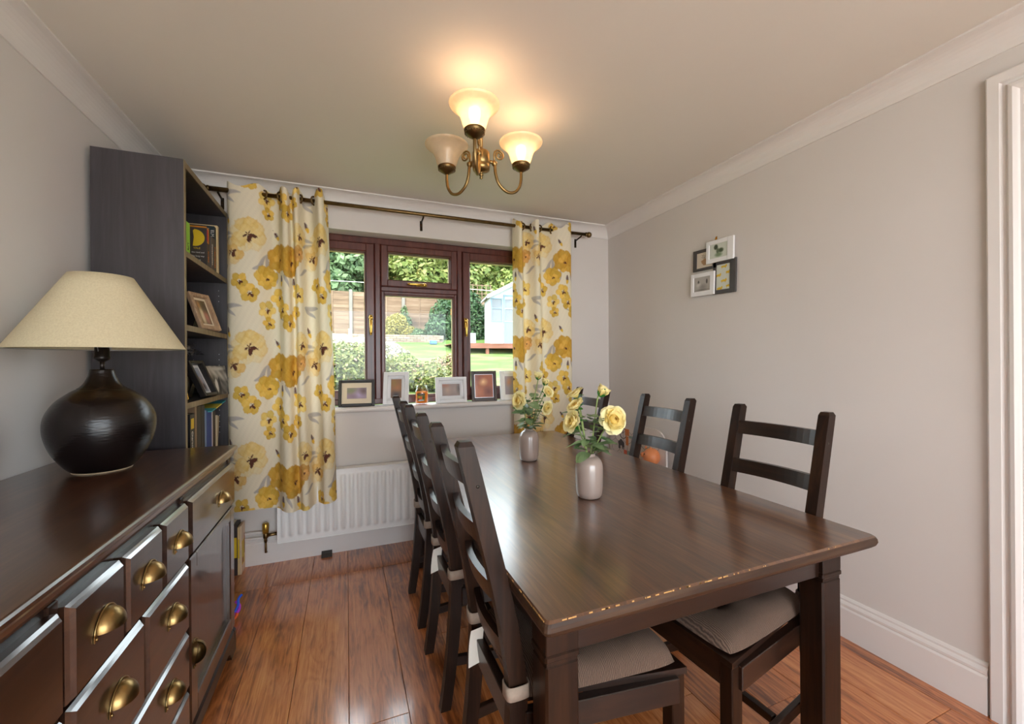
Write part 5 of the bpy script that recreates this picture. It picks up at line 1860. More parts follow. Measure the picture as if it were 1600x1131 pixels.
bl2 = [B(815, 624, 0.03, (-0.7, 0.6, 0.1), 1.0, 0.85, k2, 827, 718),
       B(854, 613, 0.02, (0.5, 0.6, 0.4), 0.72, 0.6, k2, 827, 718),
       B(852, 634, 0.02, (0.6, 0.7, -0.2), 0.84, 0.7, k2, 827, 718),
       B(852, 601, 0.0, (0.3, 0.1, 0.9), 1.0, 0.3, k2, 827, 718),
       B(842, 592, 0.0, (0.1, 0.1, 1.0), 1.1, 0.2, k2, 827, 718)]
lv2 = [(-0.02, 0.02, 0.20, -1.0, 0.5, 0.1, 0.065), (-0.01, 0.03, 0.185, -0.9, 0.7, -0.2, 0.06), (0.02, 0.02, 0.19, 0.5, 0.8, 0.5, 0.06), (-0.03, 0.02, 0.245, -1.0, 0.3, 0.05, 0.06), (0.05, 0.01, 0.235, 1.0, 0.4, -0.4, 0.06)] + auto_leaves(40, 33, 0.165, 0.32, 0.05)
rose_bunch(*V2, 'yellow artificial roses in the vase closer to the window', bl2, lv2, 5)

# ------------------------------------------------------------------ picture collage on the right wall
pc = thing('photo_collage', 'collage of two white and two black frames hanging on the right wall', 'picture', (XR, 1.886, 1.80), R(-90))
# local: x along the wall (to the right in the picture), print towards -y (into the room), z up; hangs a little crooked
def cframe(x0, x1, z0, z1, bl, br, bb, bt, mat, fn, dep, y0, label=None, glued=CREAMF):
    rt_ = Matrix.Rotation(R(2.0), 4, 'Y')
    m = MB()
    for b in ((x0, x0 + bl, z0, z1), (x1 - br, x1, z0, z1), (x0 + bl, x1 - br, z0, z0 + bb), (x0 + bl, x1 - br, z1 - bt, z1)):
        m.box(b[0], b[1], -y0 - dep, -y0, b[2], b[3], 0.0015, M=rt_)
    f = m.build('frame', mat, pc, world=False)
    if label:
        f['label'] = label
    c = rt_ @ Vector(((x0 + bl + x1 - br) / 2, -y0 - dep * 0.6, z0 + bb))
    paint_card('print', x1 - br - x0 - bl, z1 - bt - z0 - bb, 56, 56, fn, PAPER, f, c, (0, R(2.0), 0), th=0.003)
def script_print(U, V):
    col = np.zeros(U.shape + (3,)) + np.array([206, 194, 178.])
    for i, (v0, u0, u1) in enumerate(((0.80, 0.30, 0.60), (0.70, 0.28, 0.62), (0.62, 0.34, 0.72))):
        k = (np.abs(V - v0 - 0.018 * np.sin(U * 48 + i * 2) - 0.02 * np.sin(U * 21)) < 0.012) & (U > u0) & (U < u1)
        col[k] = (70, 62, 58)
    for (u, v) in ((0.5, 0.50), (0.38, 0.43), (0.63, 0.43), (0.42, 0.32), (0.58, 0.30), (0.50, 0.22), (0.5, 0.40)):
        k = ((U - u) / 0.12) ** 2 + ((V - v) / 0.07) ** 2 < 1
        col[k] = (168, 132, 98)
    return col
def yellow_print(U, V):
    col = np.zeros(U.shape + (3,)) + np.array([206, 210, 198.])
    for (u, v, s) in ((0.55, 0.90, 1), (0.85, 0.66, .7), (0.15, 0.58, .9), (0.55, 0.34, 1), (0.9, 0.12, .8), (0.25, 0.05, 1)):
        k = (((U - u) / (0.22 * s)) ** 2 + ((V - v) / 0.045) ** 2 < 1) | (((U - u - 0.17 * s) / 0.06) ** 2 + ((V - v - 0.045) / 0.035) ** 2 < 1)
        col[k] = (214, 178, 30)
        for du in (-0.14, 0.12):
            k = (np.abs(U - u - du * s) < 0.025) & (V < v) & (V > v - 0.07)
            col[k] = (206, 164, 30)
    return col
cframe(-0.158, 0.025, 0.000, 0.130, 0.030, 0.030, 0.016, 0.020, GREYBLK, script_print, 0.010, 0.004, 'charcoal frame with script and a small brown flower print')
cframe(0.000, 0.160, -0.160, 0.036, 0.024, 0.042, 0.024, 0.024, GREYBLK, yellow_print, 0.010, 0.004, 'charcoal frame with yellow animal print')
cframe(-0.045, 0.148, 0.030, 0.162, 0.022, 0.040, 0.024, 0.024, WHITEF,
       blobs((204, 210, 200), [(0.35, 0.78, 0.13, 0.22, (52, 66, 44), 0.4), (0.62, 0.5, 0.18, 0.2, (64, 80, 56), 0.5), (0.5, 0.22, 0.26, 0.2, (120, 140, 110), 0.6), (0.45, 0.5, 0.1, 0.25, (90, 106, 84), 0.5)]), 0.014, 0.010, 'white frame with green plant photo')
cframe(-0.162, 0.018, -0.158, -0.018, 0.022, 0.030, 0.028, 0.024, WHITEF,
       blobs((172, 168, 164), [(0.28, 0.62, 0.06, 0.20, (70, 66, 64), 0.4), (0.78, 0.66, 0.06, 0.20, (70, 66, 64), 0.4), (0.3, 0.45, 0.2, 0.2, (196, 192, 190), 0.6), (0.55, 0.3, 0.3, 0.3, (140, 136, 132), 0.8), (0.5, 0.1, 0.5, 0.1, (120, 116, 112), 0.8)]), 0.014, 0.010, 'white frame with grey photo')
hk = MB()
hk.tube([(XR - 0.002, 1.870, 1.985), (XR - 0.008, 1.870, 1.975), (XR - 0.012, 1.870, 1.962), (XR - 0.008, 1.870, 1.955)], 0.0025, 8)
hk.box(XR - 0.003, XR, 1.864, 1.876, 1.958, 1.988, 0.001)
tag(hk.build('picture_hook', GOLD), 'small brass picture hook above the frame collage', 'hook')

# ------------------------------------------------------------------ play board in the corner
BXB = XR - 0.044
pb = thing('play_board', 'white play board with honeycomb lines and orange pig head, by right wall', 'toy board', (BXB, 2.58, 0))
m = MB()
ys0, ys1, zt_ = 2.262, 2.905, 0.755
rr_ = 0.11
pts = [(ys1, 0), (ys1, zt_ - 0.03)] + [(ys1 - 0.03 + 0.03 * math.cos(R(a)), zt_ - 0.03 + 0.03 * math.sin(R(a))) for a in (30, 60, 90)] + [(ys0 + rr_ + rr_ * math.cos(R(a)), zt_ - rr_ + rr_ * math.sin(R(a))) for a in range(90, 181, 15)] + [(ys0, 0)]
m.prism(pts, 'x', BXB, BXB + 0.014)
m.build('panel', simple('board_white', L3(214, 205, 200), 0.5, vary=0.02), pb)
m = MB()
hs = 0.058
for row_ in range(0, 8):
    for colm in range(0, 9):
        yc = ys0 + 0.02 + colm * hs * 1.732 + (row_ % 2) * hs * 0.866
        zc = 0.30 + row_ * hs * 1.5
        for k in range(3):
            a0, a1 = R(90 + 60 * k), R(150 + 60 * k)
            p0 = (yc + hs * math.cos(a0), zc + hs * math.sin(a0)); p1 = (yc + hs * math.cos(a1), zc + hs * math.sin(a1))
            if all(ys0 + 0.02 < q[0] < ys1 - 0.01 and q[1] < zt_ - 0.02 - max(0, (ys0 + 0.09 - q[0])) for q in (p0, p1)):
                m.tube([(BXB - 0.0004, *p0), (BXB - 0.0004, *p1)], 0.0013, 4)
m.build('honeycomb_lines', GREYBLK, pb)
m = MB()
m.tube([(BXB - 0.001, 2.737 + 0.042 * math.cos(2 * PI * k / 30), 0.672 + 0.042 * math.sin(2 * PI * k / 30)) for k in range(30)], 0.003, 6, closed=True)
m.tube([(BXB - 0.001, 2.737, 0.672), (BXB - 0.001, 2.737, 0.700)], 0.0018, 5)
m.tube([(BXB - 0.001, 2.737, 0.672), (BXB - 0.001, 2.757, 0.672)], 0.0018, 5)
m.build('clock_face', GREYBLK, pb)
m = MB()
m.box(BXB - 0.004, BXB, 2.66, 2.708, 0.66, 0.712, 0.001); m.box(BXB - 0.004, BXB, 2.670, 2.698, 0.585, 0.655, 0.001)
m.build('orange_blocks', bookmat('toy_orange', (204, 120, 60)), pb)
m = MB(); m.box(BXB - 0.004, BXB, 2.612, 2.662, 0.645, 0.664, 0.001); m.box(BXB - 0.004, BXB, 2.645, 2.683, 0.500, 0.545, 0.001)
m.build('teal_blocks', bookmat('toy_teal', (140, 160, 150)), pb)
m = MB(); m.box(BXB - 0.004, BXB, 2.688, 2.725, 0.500, 0.545, 0.001); m.build('red_block', bookmat('toy_red', (226, 110, 84)), pb)
m = MB()
for (yy, zz, r_) in ((2.765, 0.592, 0.022), (2.745, 0.588, 0.022), (2.785, 0.590, 0.018), (2.765, 0.605, 0.018), (2.735, 0.572, 0.014)):
    m.ball((BXB, yy, zz), r_, 12, 8, sx=0.2)
for yy in (2.790, 2.775, 2.745, 2.728):
    m.box(BXB - 0.003, BXB, yy - 0.003, yy + 0.003, 0.545, 0.58)
m.build('sheep_shape', GREYBLK, pb)
m = MB()
pgc = Vector((BXB - 0.03, 2.372, 0.565))
m.ball(pgc, 0.060, 24, 16)
m.ball(pgc + Vector((-0.040, 0.038, 0.010)), 0.020, 14, 10)
for dy in (0.012, -0.012):
    m.prism([(0, 0), (0.018, 0.004), (0.006, 0.022)], 'y', -0.003, 0.003, M=Matrix.Translation(pgc + Vector((-0.02, 0.02 + dy * 2, 0.050))))
pg = m.build('pig_head', bookmat('pig_orange', (226, 140, 90)), pb)
m = MB()
for q in (Vector((-0.056, 0.010, 0.022)), Vector((-0.030, 0.050, 0.026)), Vector((-0.054, 0.050, 0.013)), Vector((-0.058, 0.043, 0.010))):
    m.ball(pgc + q, 0.0045, 8, 6)
m.build('eyes', BLACK, pg)
m = MB(); m.ball(pgc + Vector((0.0, 0.065, -0.045)), 0.026, 14, 10); m.build('pink_foot', bookmat('toy_pink', (240, 170, 160)), pb)

# ------------------------------------------------------------------ small things on the floor
m = MB(); m.prism([(2.915, 0), (2.962, 0), (2.962, 0.026), (2.930, 0.020)], 'x', -0.158, -0.095)
tag(m.build('door_wedge', BLACK), 'small black wedge on the floor under the radiator', 'wedge')
cb = [((0.0, 0.012), 0.292, (196, 150, 110)), ((0.013, 0.024), 0.300, (232, 214, 176)), ((0.025, 0.046), 0.296, (60, 50, 46)), ((0.047, 0.058), 0.280, (224, 200, 150)), ((0.059, 0.067), 0.286, (222, 196, 166))]
labs = ['tan thin picture book standing on floor against the bookcase', 'cream picture book, second of those on the floor by bookcase', 'thick dark board book among those on the floor by bookcase', 'pale yellow picture book standing on floor by bookcase', 'peach picture book with yellow cover art, outermost on floor by bookcase']
for q, (((a, b_), h, c), lb) in enumerate(zip(cb, labs)):
    o = thing('picture_book', lb, 'book', (-0.650 + a, 2.872, 0), group='picture books on the floor')
    w_ = b_ - a
    m = MB(); m.box(0, w_, 0, 0.094, 0, h, 0.0012); m.build('cover', bookmat('picture_book_%d' % q, c), o, world=False)
    m = MB()
    if w_ > 0.01:
        m.box(0.002, w_ - 0.002, -0.0006, 0.001, h * 0.35, h * 0.75)
        m.build('spine_label', YELLOW_INK, o, world=False)
    if q == 4:
        m = MB(); m.box(w_ - 0.001, w_ + 0.0005, 0.012, 0.070, 0.05, 0.19); m.build('cover_picture', YELLOW_INK, o, world=False)
        m = MB(); m.box(w_ - 0.001, w_ + 0.0009, 0.02, 0.045, 0.06, 0.09); m.box(w_ - 0.001, w_ + 0.0009, 0.072, 0.080, 0.10, 0.22); m.build('cover_marks', bookmat('picture_red', (150, 50, 36)), o, world=False)
toy = thing('toy', 'purple, blue and orange plastic toy on the floor past the sideboard', 'toy', (-0.522, 2.36, 0))
for nm, c, pts, r_ in (('orange_leg', (240, 100, 40), [(-0.02, 0, 0.006), (0.012, 0.01, 0.014), (0.020, 0.02, 0.030)], 0.007), ('purple_ring', (176, 60, 200), [(0.0, 0.02, 0.02), (0.02, 0.035, 0.03), (0.022, 0.05, 0.05), (0.004, 0.06, 0.07)], 0.007), ('blue_arm', (40, 90, 220), [(0.005, 0.03, 0.03), (0.018, 0.045, 0.055), (0.016, 0.06, 0.078), (0.028, 0.075, 0.090)], 0.006)):
    m = MB(); m.tube([(a, b_, c_) for a, b_, c_ in catmull(pts, 4)], r_, 10); m.build(nm, bookmat(nm + '_plastic', c), toy, world=False)

# ------------------------------------------------------------------ garden
def gz(y):
    return float(np.interp(y, [3.2, 5, 7.5, 10, 13, 14.9, 15.4, 30], [0.45, 0.72, 0.96, 1.20, 1.52, 1.93, 2.2, 2.6]))
def grassmat():
    nt = NT('sunny_lawn')
    tc = nt.n('ShaderNodeTexCoord')
    n1 = nt.n('ShaderNodeTexNoise'); n1.inputs['Scale'].default_value = 0.9; n1.inputs['Detail'].default_value = 5
    mp = nt.n('ShaderNodeMapping'); mp.inputs['Scale'].default_value = (0.8, 1.6, 1)
    nt.l(tc.outputs['Object'], mp.inputs['Vector']); nt.l(mp.outputs[0], n1.inputs['Vector'])
    nt.l(ramp(nt, n1.outputs[0], [(0.32, LG(88, 128, 40)), (0.52, LG(112, 150, 56)), (0.64, LG(150, 160, 88)), (0.76, LG(178, 170, 120))]), nt.p.inputs['Base Color'])
    nt.p.inputs['Roughness'].default_value = 0.95
    return nt.m
m = MB()
ys_ = [3.29, 4, 5, 6, 7.5, 9, 10, 11.5, 13, 14, 14.9, 15.05, 15.06, 16, 20, 30]
P = np.zeros((16, len(ys_), 3))
for i, xx in enumerate(np.linspace(-16, 24, 16)):
    for j, yy in enumerate(ys_):
        P[i, j] = (xx, yy, gz(yy) + 0.03 * math.sin(xx * 0.9 + yy) * (3.5 < yy < 14.5))
m.grid(P)
m.box(-16, 24, 3.29, 30, -0.6, 0.3)
struct(m.build('ground', grassmat()), 'sloping sunlit lawn outside the window')
m = MB(); m.box(-14, 16, -22, YF - 0.3, -0.35, -0.12)  # out of view, made pale to throw daylight up to the ceiling
struct(m.build('ground', simple('pale_bounce_paving', (0.70, 0.66, 0.60), 0.9, vary=0.1, scale=3)), 'unseen paving behind the house, lightened to bounce daylight indoors')

# raised bed wall of stretcher bricks
bw = thing('garden_wall', 'low brick retaining wall between lawn and flower bed', 'wall', (0.5, 15.0, gz(15)))
BRK = None
def brickmat():
    nt = NT('weathered_brick')
    oi = nt.n('ShaderNodeObjectInfo')
    nt.l(ramp(nt, oi.outputs['Random'], [(0.0, LG(176, 150, 128)), (0.5, LG(206, 182, 156)), (1.0, LG(222, 204, 182))]), nt.p.inputs['Base Color'])
    nt.p.inputs['Roughness'].default_value = 0.9
    return nt.m
BRK = brickmat()
m = MB(); m.box(-0.111, 0.111, -0.05, 0.05, 0, 0.066, 0.004); BM = m.mesh('brick', BRK)
for c_ in range(4):
    for q in range(24):
        xx = -2.2 + q * 0.232 + (c_ % 2) * 0.116
        if xx < 3.25:
            link('brick', BM, bw, (xx - 0.5, 0, 1.930 - gz(15) + c_ * 0.074))
m = MB(); m.box(-2.3, 3.3, 15.02, 15.10, 1.85, 2.215); m.build('mortar_backing', simple('mortar', LG(190, 182, 168), 0.95), bw)

# panel fence
fz0, fz1, FY = 2.26, 3.98, 17.0
fence = thing('fence', 'weathered wooden panel fence with concrete posts along the garden end', 'fence', (2, FY, fz0))
FEN = wood('weathered_fence', LG(132, 104, 80), LG(172, 140, 112), LG(200, 172, 144), axis='x', rough=0.9, bump=0.2, scale=3, rnd=True)
CONC = simple('concrete_post', LG(176, 168, 158), 0.9, vary=0.06)
m = MB(); m.box(-0.06, 0.06, -0.06, 0.06, -0.3, fz1 - fz0 + 0.06, 0.01); PST = m.mesh('concrete_post', CONC)
m = MB()
for q in range(11):
    z_ = q * 0.155
    m.prism([(-0.010, z_), (0.012, z_), (0.004, z_ + 0.165), (-0.010, z_ + 0.165)], 'x', -0.91, 0.91)
SL = m.mesh('lap_boards', FEN)
m = MB(); m.prism([(-0.014, 0.0), (0.012, 0.0), (0.002, 0.160), (-0.010, 0.160)], 'x', -0.91, 0.91); SLAT = m.mesh('slat', FEN)
m = MB(); m.box(-0.02, 0.02, -0.028, -0.008, 0, 1.72, 0.003); BAT = m.mesh('batten', FEN)
for q in range(-3, 9):
    xx = 0.168 + q * 1.95
    link('concrete_post', PST, fence, (xx - 2, 0, 0))
    for r_ in range(11):
        link('slat', SLAT, fence, (xx + 0.975 - 2, 0, r_ * 0.155))
    for f in (0.33, 0.67):
        link('batten', BAT, fence, (xx + 1.95 * f - 2, 0, 0))

# foliage: clouds of small leaves around lumpy blobs
def foliage_mat(nm, d, mmid, l, tr_=0.3):
    nt = NT(nm)
    at = nt.n('ShaderNodeAttribute', attribute_name='Ink')
    col = ramp(nt, at.outputs['Fac'], [(0.0, d), (0.5, mmid), (1.0, l)])
    nt.l(col, nt.p.inputs['Base Color'])
    nt.p.inputs['Roughness'].default_value = 0.6
    t_ = nt.n('ShaderNodeBsdfTranslucent'); nt.l(col, t_.inputs[0])
    ms = nt.n('ShaderNodeMixShader'); ms.inputs[0].default_value = tr_
    nt.l(nt.p.outputs[0], ms.inputs[1]); nt.l(t_.outputs[0], ms.inputs[2]); nt.l(ms.outputs[0], nt.out.inputs['Surface'])
    return nt.m
def leaves_mesh(nm, mat, lobes, n, size, seed, flower=None, fmat=None):
    """lobes: (cx, cy, cz, rx, ry, rz) local; leaves lie in the outer shell of every lobe"""
    g = np.random.default_rng(seed)
    Lb = np.array(lobes, float)
    vol = (Lb[:, 3] * Lb[:, 4] * Lb[:, 5]) ** (2 / 3.)
    idx = g.choice(len(Lb), n, p=vol / vol.sum())
    dirs = g.normal(size=(n, 3)); dirs /= np.linalg.norm(dirs, axis=1)[:, None]
    rad_ = g.uniform(0.45, 1.0, n) ** 0.5
    cen = Lb[idx, :3] + dirs * Lb[idx, 3:] * rad_[:, None]
    nrm = dirs + g.normal(size=(n, 3)) * 0.6 + np.array([0, -0.1, 0.45]); nrm /= np.linalg.norm(nrm, axis=1)[:, None]
    t1 = np.cross(nrm, g.normal(size=(n, 3))); t1 /= np.linalg.norm(t1, axis=1)[:, None]
    t2 = np.cross(nrm, t1)
    s = size * g.uniform(0.6, 1.3, n)[:, None]
    V = np.stack([cen - t1 * s, cen + t2 * s * 0.5 - t1 * s * 0.1, cen + t1 * s, cen - t2 * s * 0.5 - t1 * s * 0.1], 1).reshape(-1, 3)
    F = np.arange(n * 4).reshape(-1, 4)
    me = bpy.data.meshes.new(nm)
    me.from_pydata(V.tolist(), [], F.tolist())
    me.materials.append(mat)
    mi = np.zeros(n, int)
    if fmat is not None:
        me.materials.append(fmat)
        mi[g.random(n) < flower] = 1
        me.polygons.foreach_set('material_index', mi)
    at = me.color_attributes.new('Ink', 'FLOAT_COLOR', 'POINT')
    h = g.uniform(0, 1, n)
    a = np.ones((n * 4, 4), np.float32); a[:, :3] = np.repeat(h, 4)[:, None]
    at.data.foreach_set('color', a.ravel())
    return me
BARK = simple('grey_bark', LG(110, 92, 74), 0.9, vary=0.2, scale=20)
def plant(name, label, cat, loc, lobes, n, size, mat, seed, trunk=None, group=None, flower=0, fmat=None):
    t = thing(name, label, cat, loc, 0, group)
    o = link('foliage', leaves_mesh('foliage', mat, lobes, n, size, seed, flower, fmat), t)
    tag(o, kind='stuff')
    m = MB()
    if trunk:
        m.tube(trunk, [0.11 * (1 - 0.6 * i / max(1, len(trunk) - 1)) * (size / 0.09) for i in range(len(trunk))], 8)
    else:
        rr = random.Random(seed)
        for q in range(5):
            lb = rr.choice(lobes)
            m.tube([(rr.uniform(-0.1, 0.1), 0, 0), (lb[0] * 0.5, lb[1] * 0.5, lb[2] * 0.5), (lb[0], lb[1], lb[2])], 0.012, 5)
    m.build('trunk' if trunk else 'stems', BARK, t, world=False)
    return t
def lobes_for(rx, ry, rz, cz, n, r, seed):
    rr = random.Random(seed)
    out = [(0, 0, cz, rx * 0.75, ry * 0.75, rz * 0.75)]
    for q in range(n):
        a, b = rr.uniform(0, 2 * PI), rr.uniform(-1, 1)
        k = math.sqrt(1 - b * b)
        s = r * rr.uniform(0.7, 1.3)
        out.append((rx * 0.8 * k * math.cos(a), ry * 0.8 * k * math.sin(a), cz + rz * 0.8 * b, s, s, s * 0.75))
    return out
G_A = foliage_mat('mid_green_leaf', LG(84, 122, 72), LG(130, 168, 106), LG(176, 206, 146))
G_B = foliage_mat('yellow_green_leaf', LG(112, 142, 56), LG(168, 190, 88), LG(212, 218, 128))
G_C = foliage_mat('ivy_green_leaf', LG(34, 78, 40), LG(70, 122, 64), LG(120, 164, 100))
G_Y = foliage_mat('golden_leaf', LG(160, 150, 50), LG(206, 190, 72), LG(226, 214, 110))
G_F = foliage_mat('garden_shrub_leaf', LG(104, 122, 44), LG(156, 168, 74), LG(200, 200, 122))
G_P = foliage_mat('pale_shrub_leaf', LG(120, 122, 80), LG(176, 170, 126), LG(210, 202, 168))
WFL = simple('white_blossom', (0.8, 0.78, 0.72), 0.8)
PFL = simple('dry_pink_blossom', LG(206, 160, 130), 0.8)
tz_ = 2.4
plant('garden_tree', 'mid green leafy tree behind the fence, seen in the left pane', 'tree', (-0.3, 19.5, tz_), lobes_for(2.2, 1.7, 2.3, 2.8, 22, 0.95, 1), 26000, 0.16, G_A, 1, [(0, 0, 0), (0.1, 0, 1.5), (0, 0, 3.5)])
plant('garden_tree', 'yellow green tree behind the fence above the middle pane', 'tree', (3.6, 20.2, tz_), lobes_for(2.0, 1.7, 2.3, 2.8, 20, 0.95, 2), 24000, 0.16, G_B, 2, [(0, 0, 0), (0.1, 0, 1.6), (0, 0, 3.5)])
plant('garden_tree', 'broad green tree behind the fence above the summer house', 'tree', (7.6, 20.6, tz_), lobes_for(2.2, 1.7, 2.3, 2.8, 22, 0.95, 3), 26000, 0.16, G_B, 3, [(0, 0, 0), (0.1, 0, 1.6), (0, 0, 3.5)])
plant('garden_tree', 'dark tree farthest left behind the fence, beside the curtain', 'tree', (-4.6, 20.0, tz_), lobes_for(2.2, 1.7, 2.3, 2.8, 20, 0.95, 4), 16000, 0.18, G_C, 4, [(0, 0, 0), (0.1, 0, 1.6), (0, 0, 3.5)])
plant('garden_tree', 'green tree farthest right beyond the summer house', 'tree', (12.0, 20.6, tz_), lobes_for(2.2, 1.7, 2.3, 2.8, 20, 0.95, 5), 14000, 0.18, G_A, 5, [(0, 0, 0), (0.1, 0, 1.6), (0, 0, 3.5)])
hd = thing('hedge', 'dark green hedge filling the gaps between the trees', 'hedge', (3, 22.0, tz_))
tag(link('foliage', leaves_mesh('foliage', G_C, [(x_, 0, z_, 1.8, 0.8, 1.5) for x_ in range(-12, 13, 2) for z_ in (0.8, 2.2, 3.4)], 30000, 0.2, 41), hd), kind='stuff')
plant('ivy', 'big dark green ivy climbing over the fence by the summer house', 'ivy', (3.9, 15.9, 2.0), [(0, 0, 0.9, 1.0, 0.6, 0.9), (0.3, 0.2, 1.6, 0.9, 0.5, 0.6), (-0.5, -0.2, 0.5, 0.7, 0.5, 0.5), (0.8, 0, 0.7, 0.9, 0.5, 0.9), (1.4, 0.2, 0.9, 0.7, 0.5, 0.7), (0.1, -0.3, 0.15, 0.9, 0.4, 0.35)], 15000, 0.075, G_C, 7)
plant('shrub', 'golden yellow shrub in the raised bed behind the brick wall', 'shrub', (1.72, 15.9, 2.15), [(0, 0, 0.45, 0.45, 0.35, 0.45), (-0.3, 0, 0.2, 0.35, 0.3, 0.2), (0.35, 0, 0.25, 0.4, 0.3, 0.25), (-0.55, 0, 0.12, 0.3, 0.2, 0.14), (0.05, 0, 0.72, 0.3, 0.25, 0.2)], 4200, 0.06, G_Y, 8)
plant('shrub', 'small green shrub right of the golden one, in raised bed', 'shrub', (2.5, 15.8, 2.15), [(0, 0, 0.18, 0.3, 0.2, 0.2), (-0.25, 0, 0.1, 0.2, 0.2, 0.12)], 1200, 0.05, G_A, 9)
plant('shrub', 'climber with green leaves on the concrete fence post', 'shrub', (2.12, 16.75, 2.3), [(0, 0, 0.8, 0.16, 0.12, 0.42), (0.1, 0, 0.5, 0.2, 0.12, 0.3)], 700, 0.05, G_A, 10)
# near planting bed below the window line
plant('shrub', 'big leafy garden shrub filling the bottom of the left pane', 'shrub', (0.05, 6.3, gz(6.3)), [(0, 0, 0.35, 0.6, 0.5, 0.35), (-0.45, 0, 0.3, 0.5, 0.4, 0.35), (0.4, 0, 0.2, 0.4, 0.4, 0.25), (-0.1, 0.3, 0.5, 0.4, 0.3, 0.2)], 7000, 0.032, G_F, 11, flower=0.03, fmat=PFL)
plant('shrub', 'pale flowering bush behind the leafy shrub in the left pane', 'shrub', (0.35, 8.6, gz(8.6)), [(0, 0, 0.3, 0.5, 0.4, 0.3), (-0.6, 0, 0.35, 0.45, 0.4, 0.3), (0.4, 0, 0.2, 0.3, 0.3, 0.2)], 5000, 0.035, G_P, 12, flower=0.15, fmat=WFL)
plant('shrub', 'low green perennial clump at bottom of the middle pane, with white flowers', 'shrub', (1.08, 6.2, gz(6.2)), [(0, 0, 0.2, 0.4, 0.4, 0.22), (-0.25, 0, 0.25, 0.3, 0.3, 0.22), (0.3, -0.2, 0.1, 0.3, 0.3, 0.14)], 5200, 0.028, G_F, 13, flower=0.07, fmat=PFL)
plant('shrub', 'dry pink flowering clump before the lawn in the middle pane', 'shrub', (1.62, 7.2, gz(7.2)), [(0, 0, 0.2, 0.35, 0.3, 0.22), (0.1, 0, 0.35, 0.2, 0.2, 0.12)], 2600, 0.03, G_F, 14, flower=0.4, fmat=PFL)
plant('shrub', 'bright green grassy clump in the planting bed, middle pane', 'shrub', (1.05, 8.4, gz(8.4)), [(0, 0, 0.18, 0.28, 0.25, 0.2)], 1500, 0.03, G_B, 15)
plant('shrub', 'white flowering bush left of the lawn in the middle pane', 'shrub', (0.95, 9.8, gz(9.8)), [(0, 0, 0.2, 0.45, 0.35, 0.25), (-0.3, 0, 0.3, 0.35, 0.3, 0.25)], 3200, 0.035, G_P, 16, flower=0.2, fmat=WFL)
# white post, rockery stones
m = MB(); m.box(0.035, 0.085, 7.47, 7.52, gz(7.5) - 0.1, 1.80, 0.004)
m.box(0.028, 0.092, 7.463, 7.527, 1.80, 1.815, 0.003)
tag(m.build('garden_post', simple('white_post', LG(232, 228, 218), 0.7)), 'slim white wooden post among the shrubs outside the left pane', 'post')
STN = simple('pale_rockery_stone', LG(214, 206, 192), 0.9, vary=0.15, scale=5, bump=0.4, bscale=15)
rr = random.Random(9)
for q, (xx, yy, s, lb) in enumerate(((-0.3, 13.2, 0.55, 'large pale rockery stone at the left edge of the left pane'), (0.55, 13.4, 0.42, 'pale rockery stone right of the white post'), (1.15, 12.6, 0.30, 'smaller pale rockery stone closest to the window mullion'))):
    m = MB()
    m.ball((0, 0, 0.2), s, 14, 9, sx=1.2, sy=0.7, sz=0.6)
    for i, v in enumerate(m.v):
        k = 1 + 0.18 * mnoise.noise(Vector(v) * 3 + Vector((q * 5, 0, 0)))
        m.v[i] = (v[0] * k, v[1] * k, v[2] * k)
    tag(m.build('rockery_stone', STN, None, loc=(xx, yy, gz(yy))), lb, 'stone', 'rockery stones in the garden')
# bare pale tree against the fence
m = MB()
TB = Vector((1.02, 15.7, 2.15))
for pts in ([(0, 0, 0), (0.02, 0, 0.9), (0.08, 0, 1.7)], [(0.02, 0, 0.8), (-0.18, 0, 1.3), (-0.25, 0, 1.75)], [(0.05, 0, 1.2), (0.22, 0, 1.55), (0.40, 0, 1.62)], [(-0.1, 0, 1.1), (-0.05, 0, 1.5), (0.0, 0, 1.9)]):
    m.tube([TB + Vector(p) for p in pts], [0.03, 0.022, 0.008], 6)
tag(m.build('bare_tree', simple('pale_bark', LG(216, 206, 190), 0.8)), 'thin bare pale tree standing against the fence', 'tree')
# washing line
m = MB(); m.tube([(-6 + 1.4 * q, 14.4, 3.92 - 0.010 * q + 0.02 * math.cos(q)) for q in range(12)], 0.008, 5)
m.tube([(-6, 14.4, 3.92), (-6, 14.4, 1.7)], 0.04, 8); m.tube([(9.4, 14.4, 3.83), (9.4, 14.4, 1.7)], 0.04, 8)
tag(m.build('washing_line', simple('white_cord', (0.8, 0.8, 0.78), 0.6)), 'white washing line strung across the garden', 'washing line')
# blue box, white planter, bird house, trellis
m = MB(); bx, by = 2.86, 14.72
for b in ((-0.11, 0.11, -0.08, -0.07), (-0.11, 0.11, 0.07, 0.08), (-0.11, -0.10, -0.08, 0.08), (0.10, 0.11, -0.08, 0.08)):
    m.box(bx + b[0], bx + b[1], by + b[2], by + b[3], gz(by), gz(by) + 0.12, 0.002)
m.box(bx - 0.11, bx + 0.11, by - 0.08, by + 0.08, gz(by), gz(by) + 0.01)
tag(m.build('storage_tub', bookmat('tub_blue', (60, 104, 200))), 'small blue tub on the lawn by the brick wall', 'tub')
bh = thing('bird_house', 'small orange wooden bird feeder hanging in the ivy', 'bird feeder', (3.72, 15.2, 3.02))
m = MB(); m.box(-0.10, 0.10, -0.08, 0.08, 0.0, 0.02, 0.002); m.box(-0.09, -0.07, -0.07, 0.07, 0.02, 0.2); m.box(0.07, 0.09, -0.07, 0.07, 0.02, 0.2); m.box(-0.07, 0.07, 0.05, 0.07, 0.02, 0.2)
m.build('box', bookmat('cedar', (216, 140, 80)), bh, world=False)
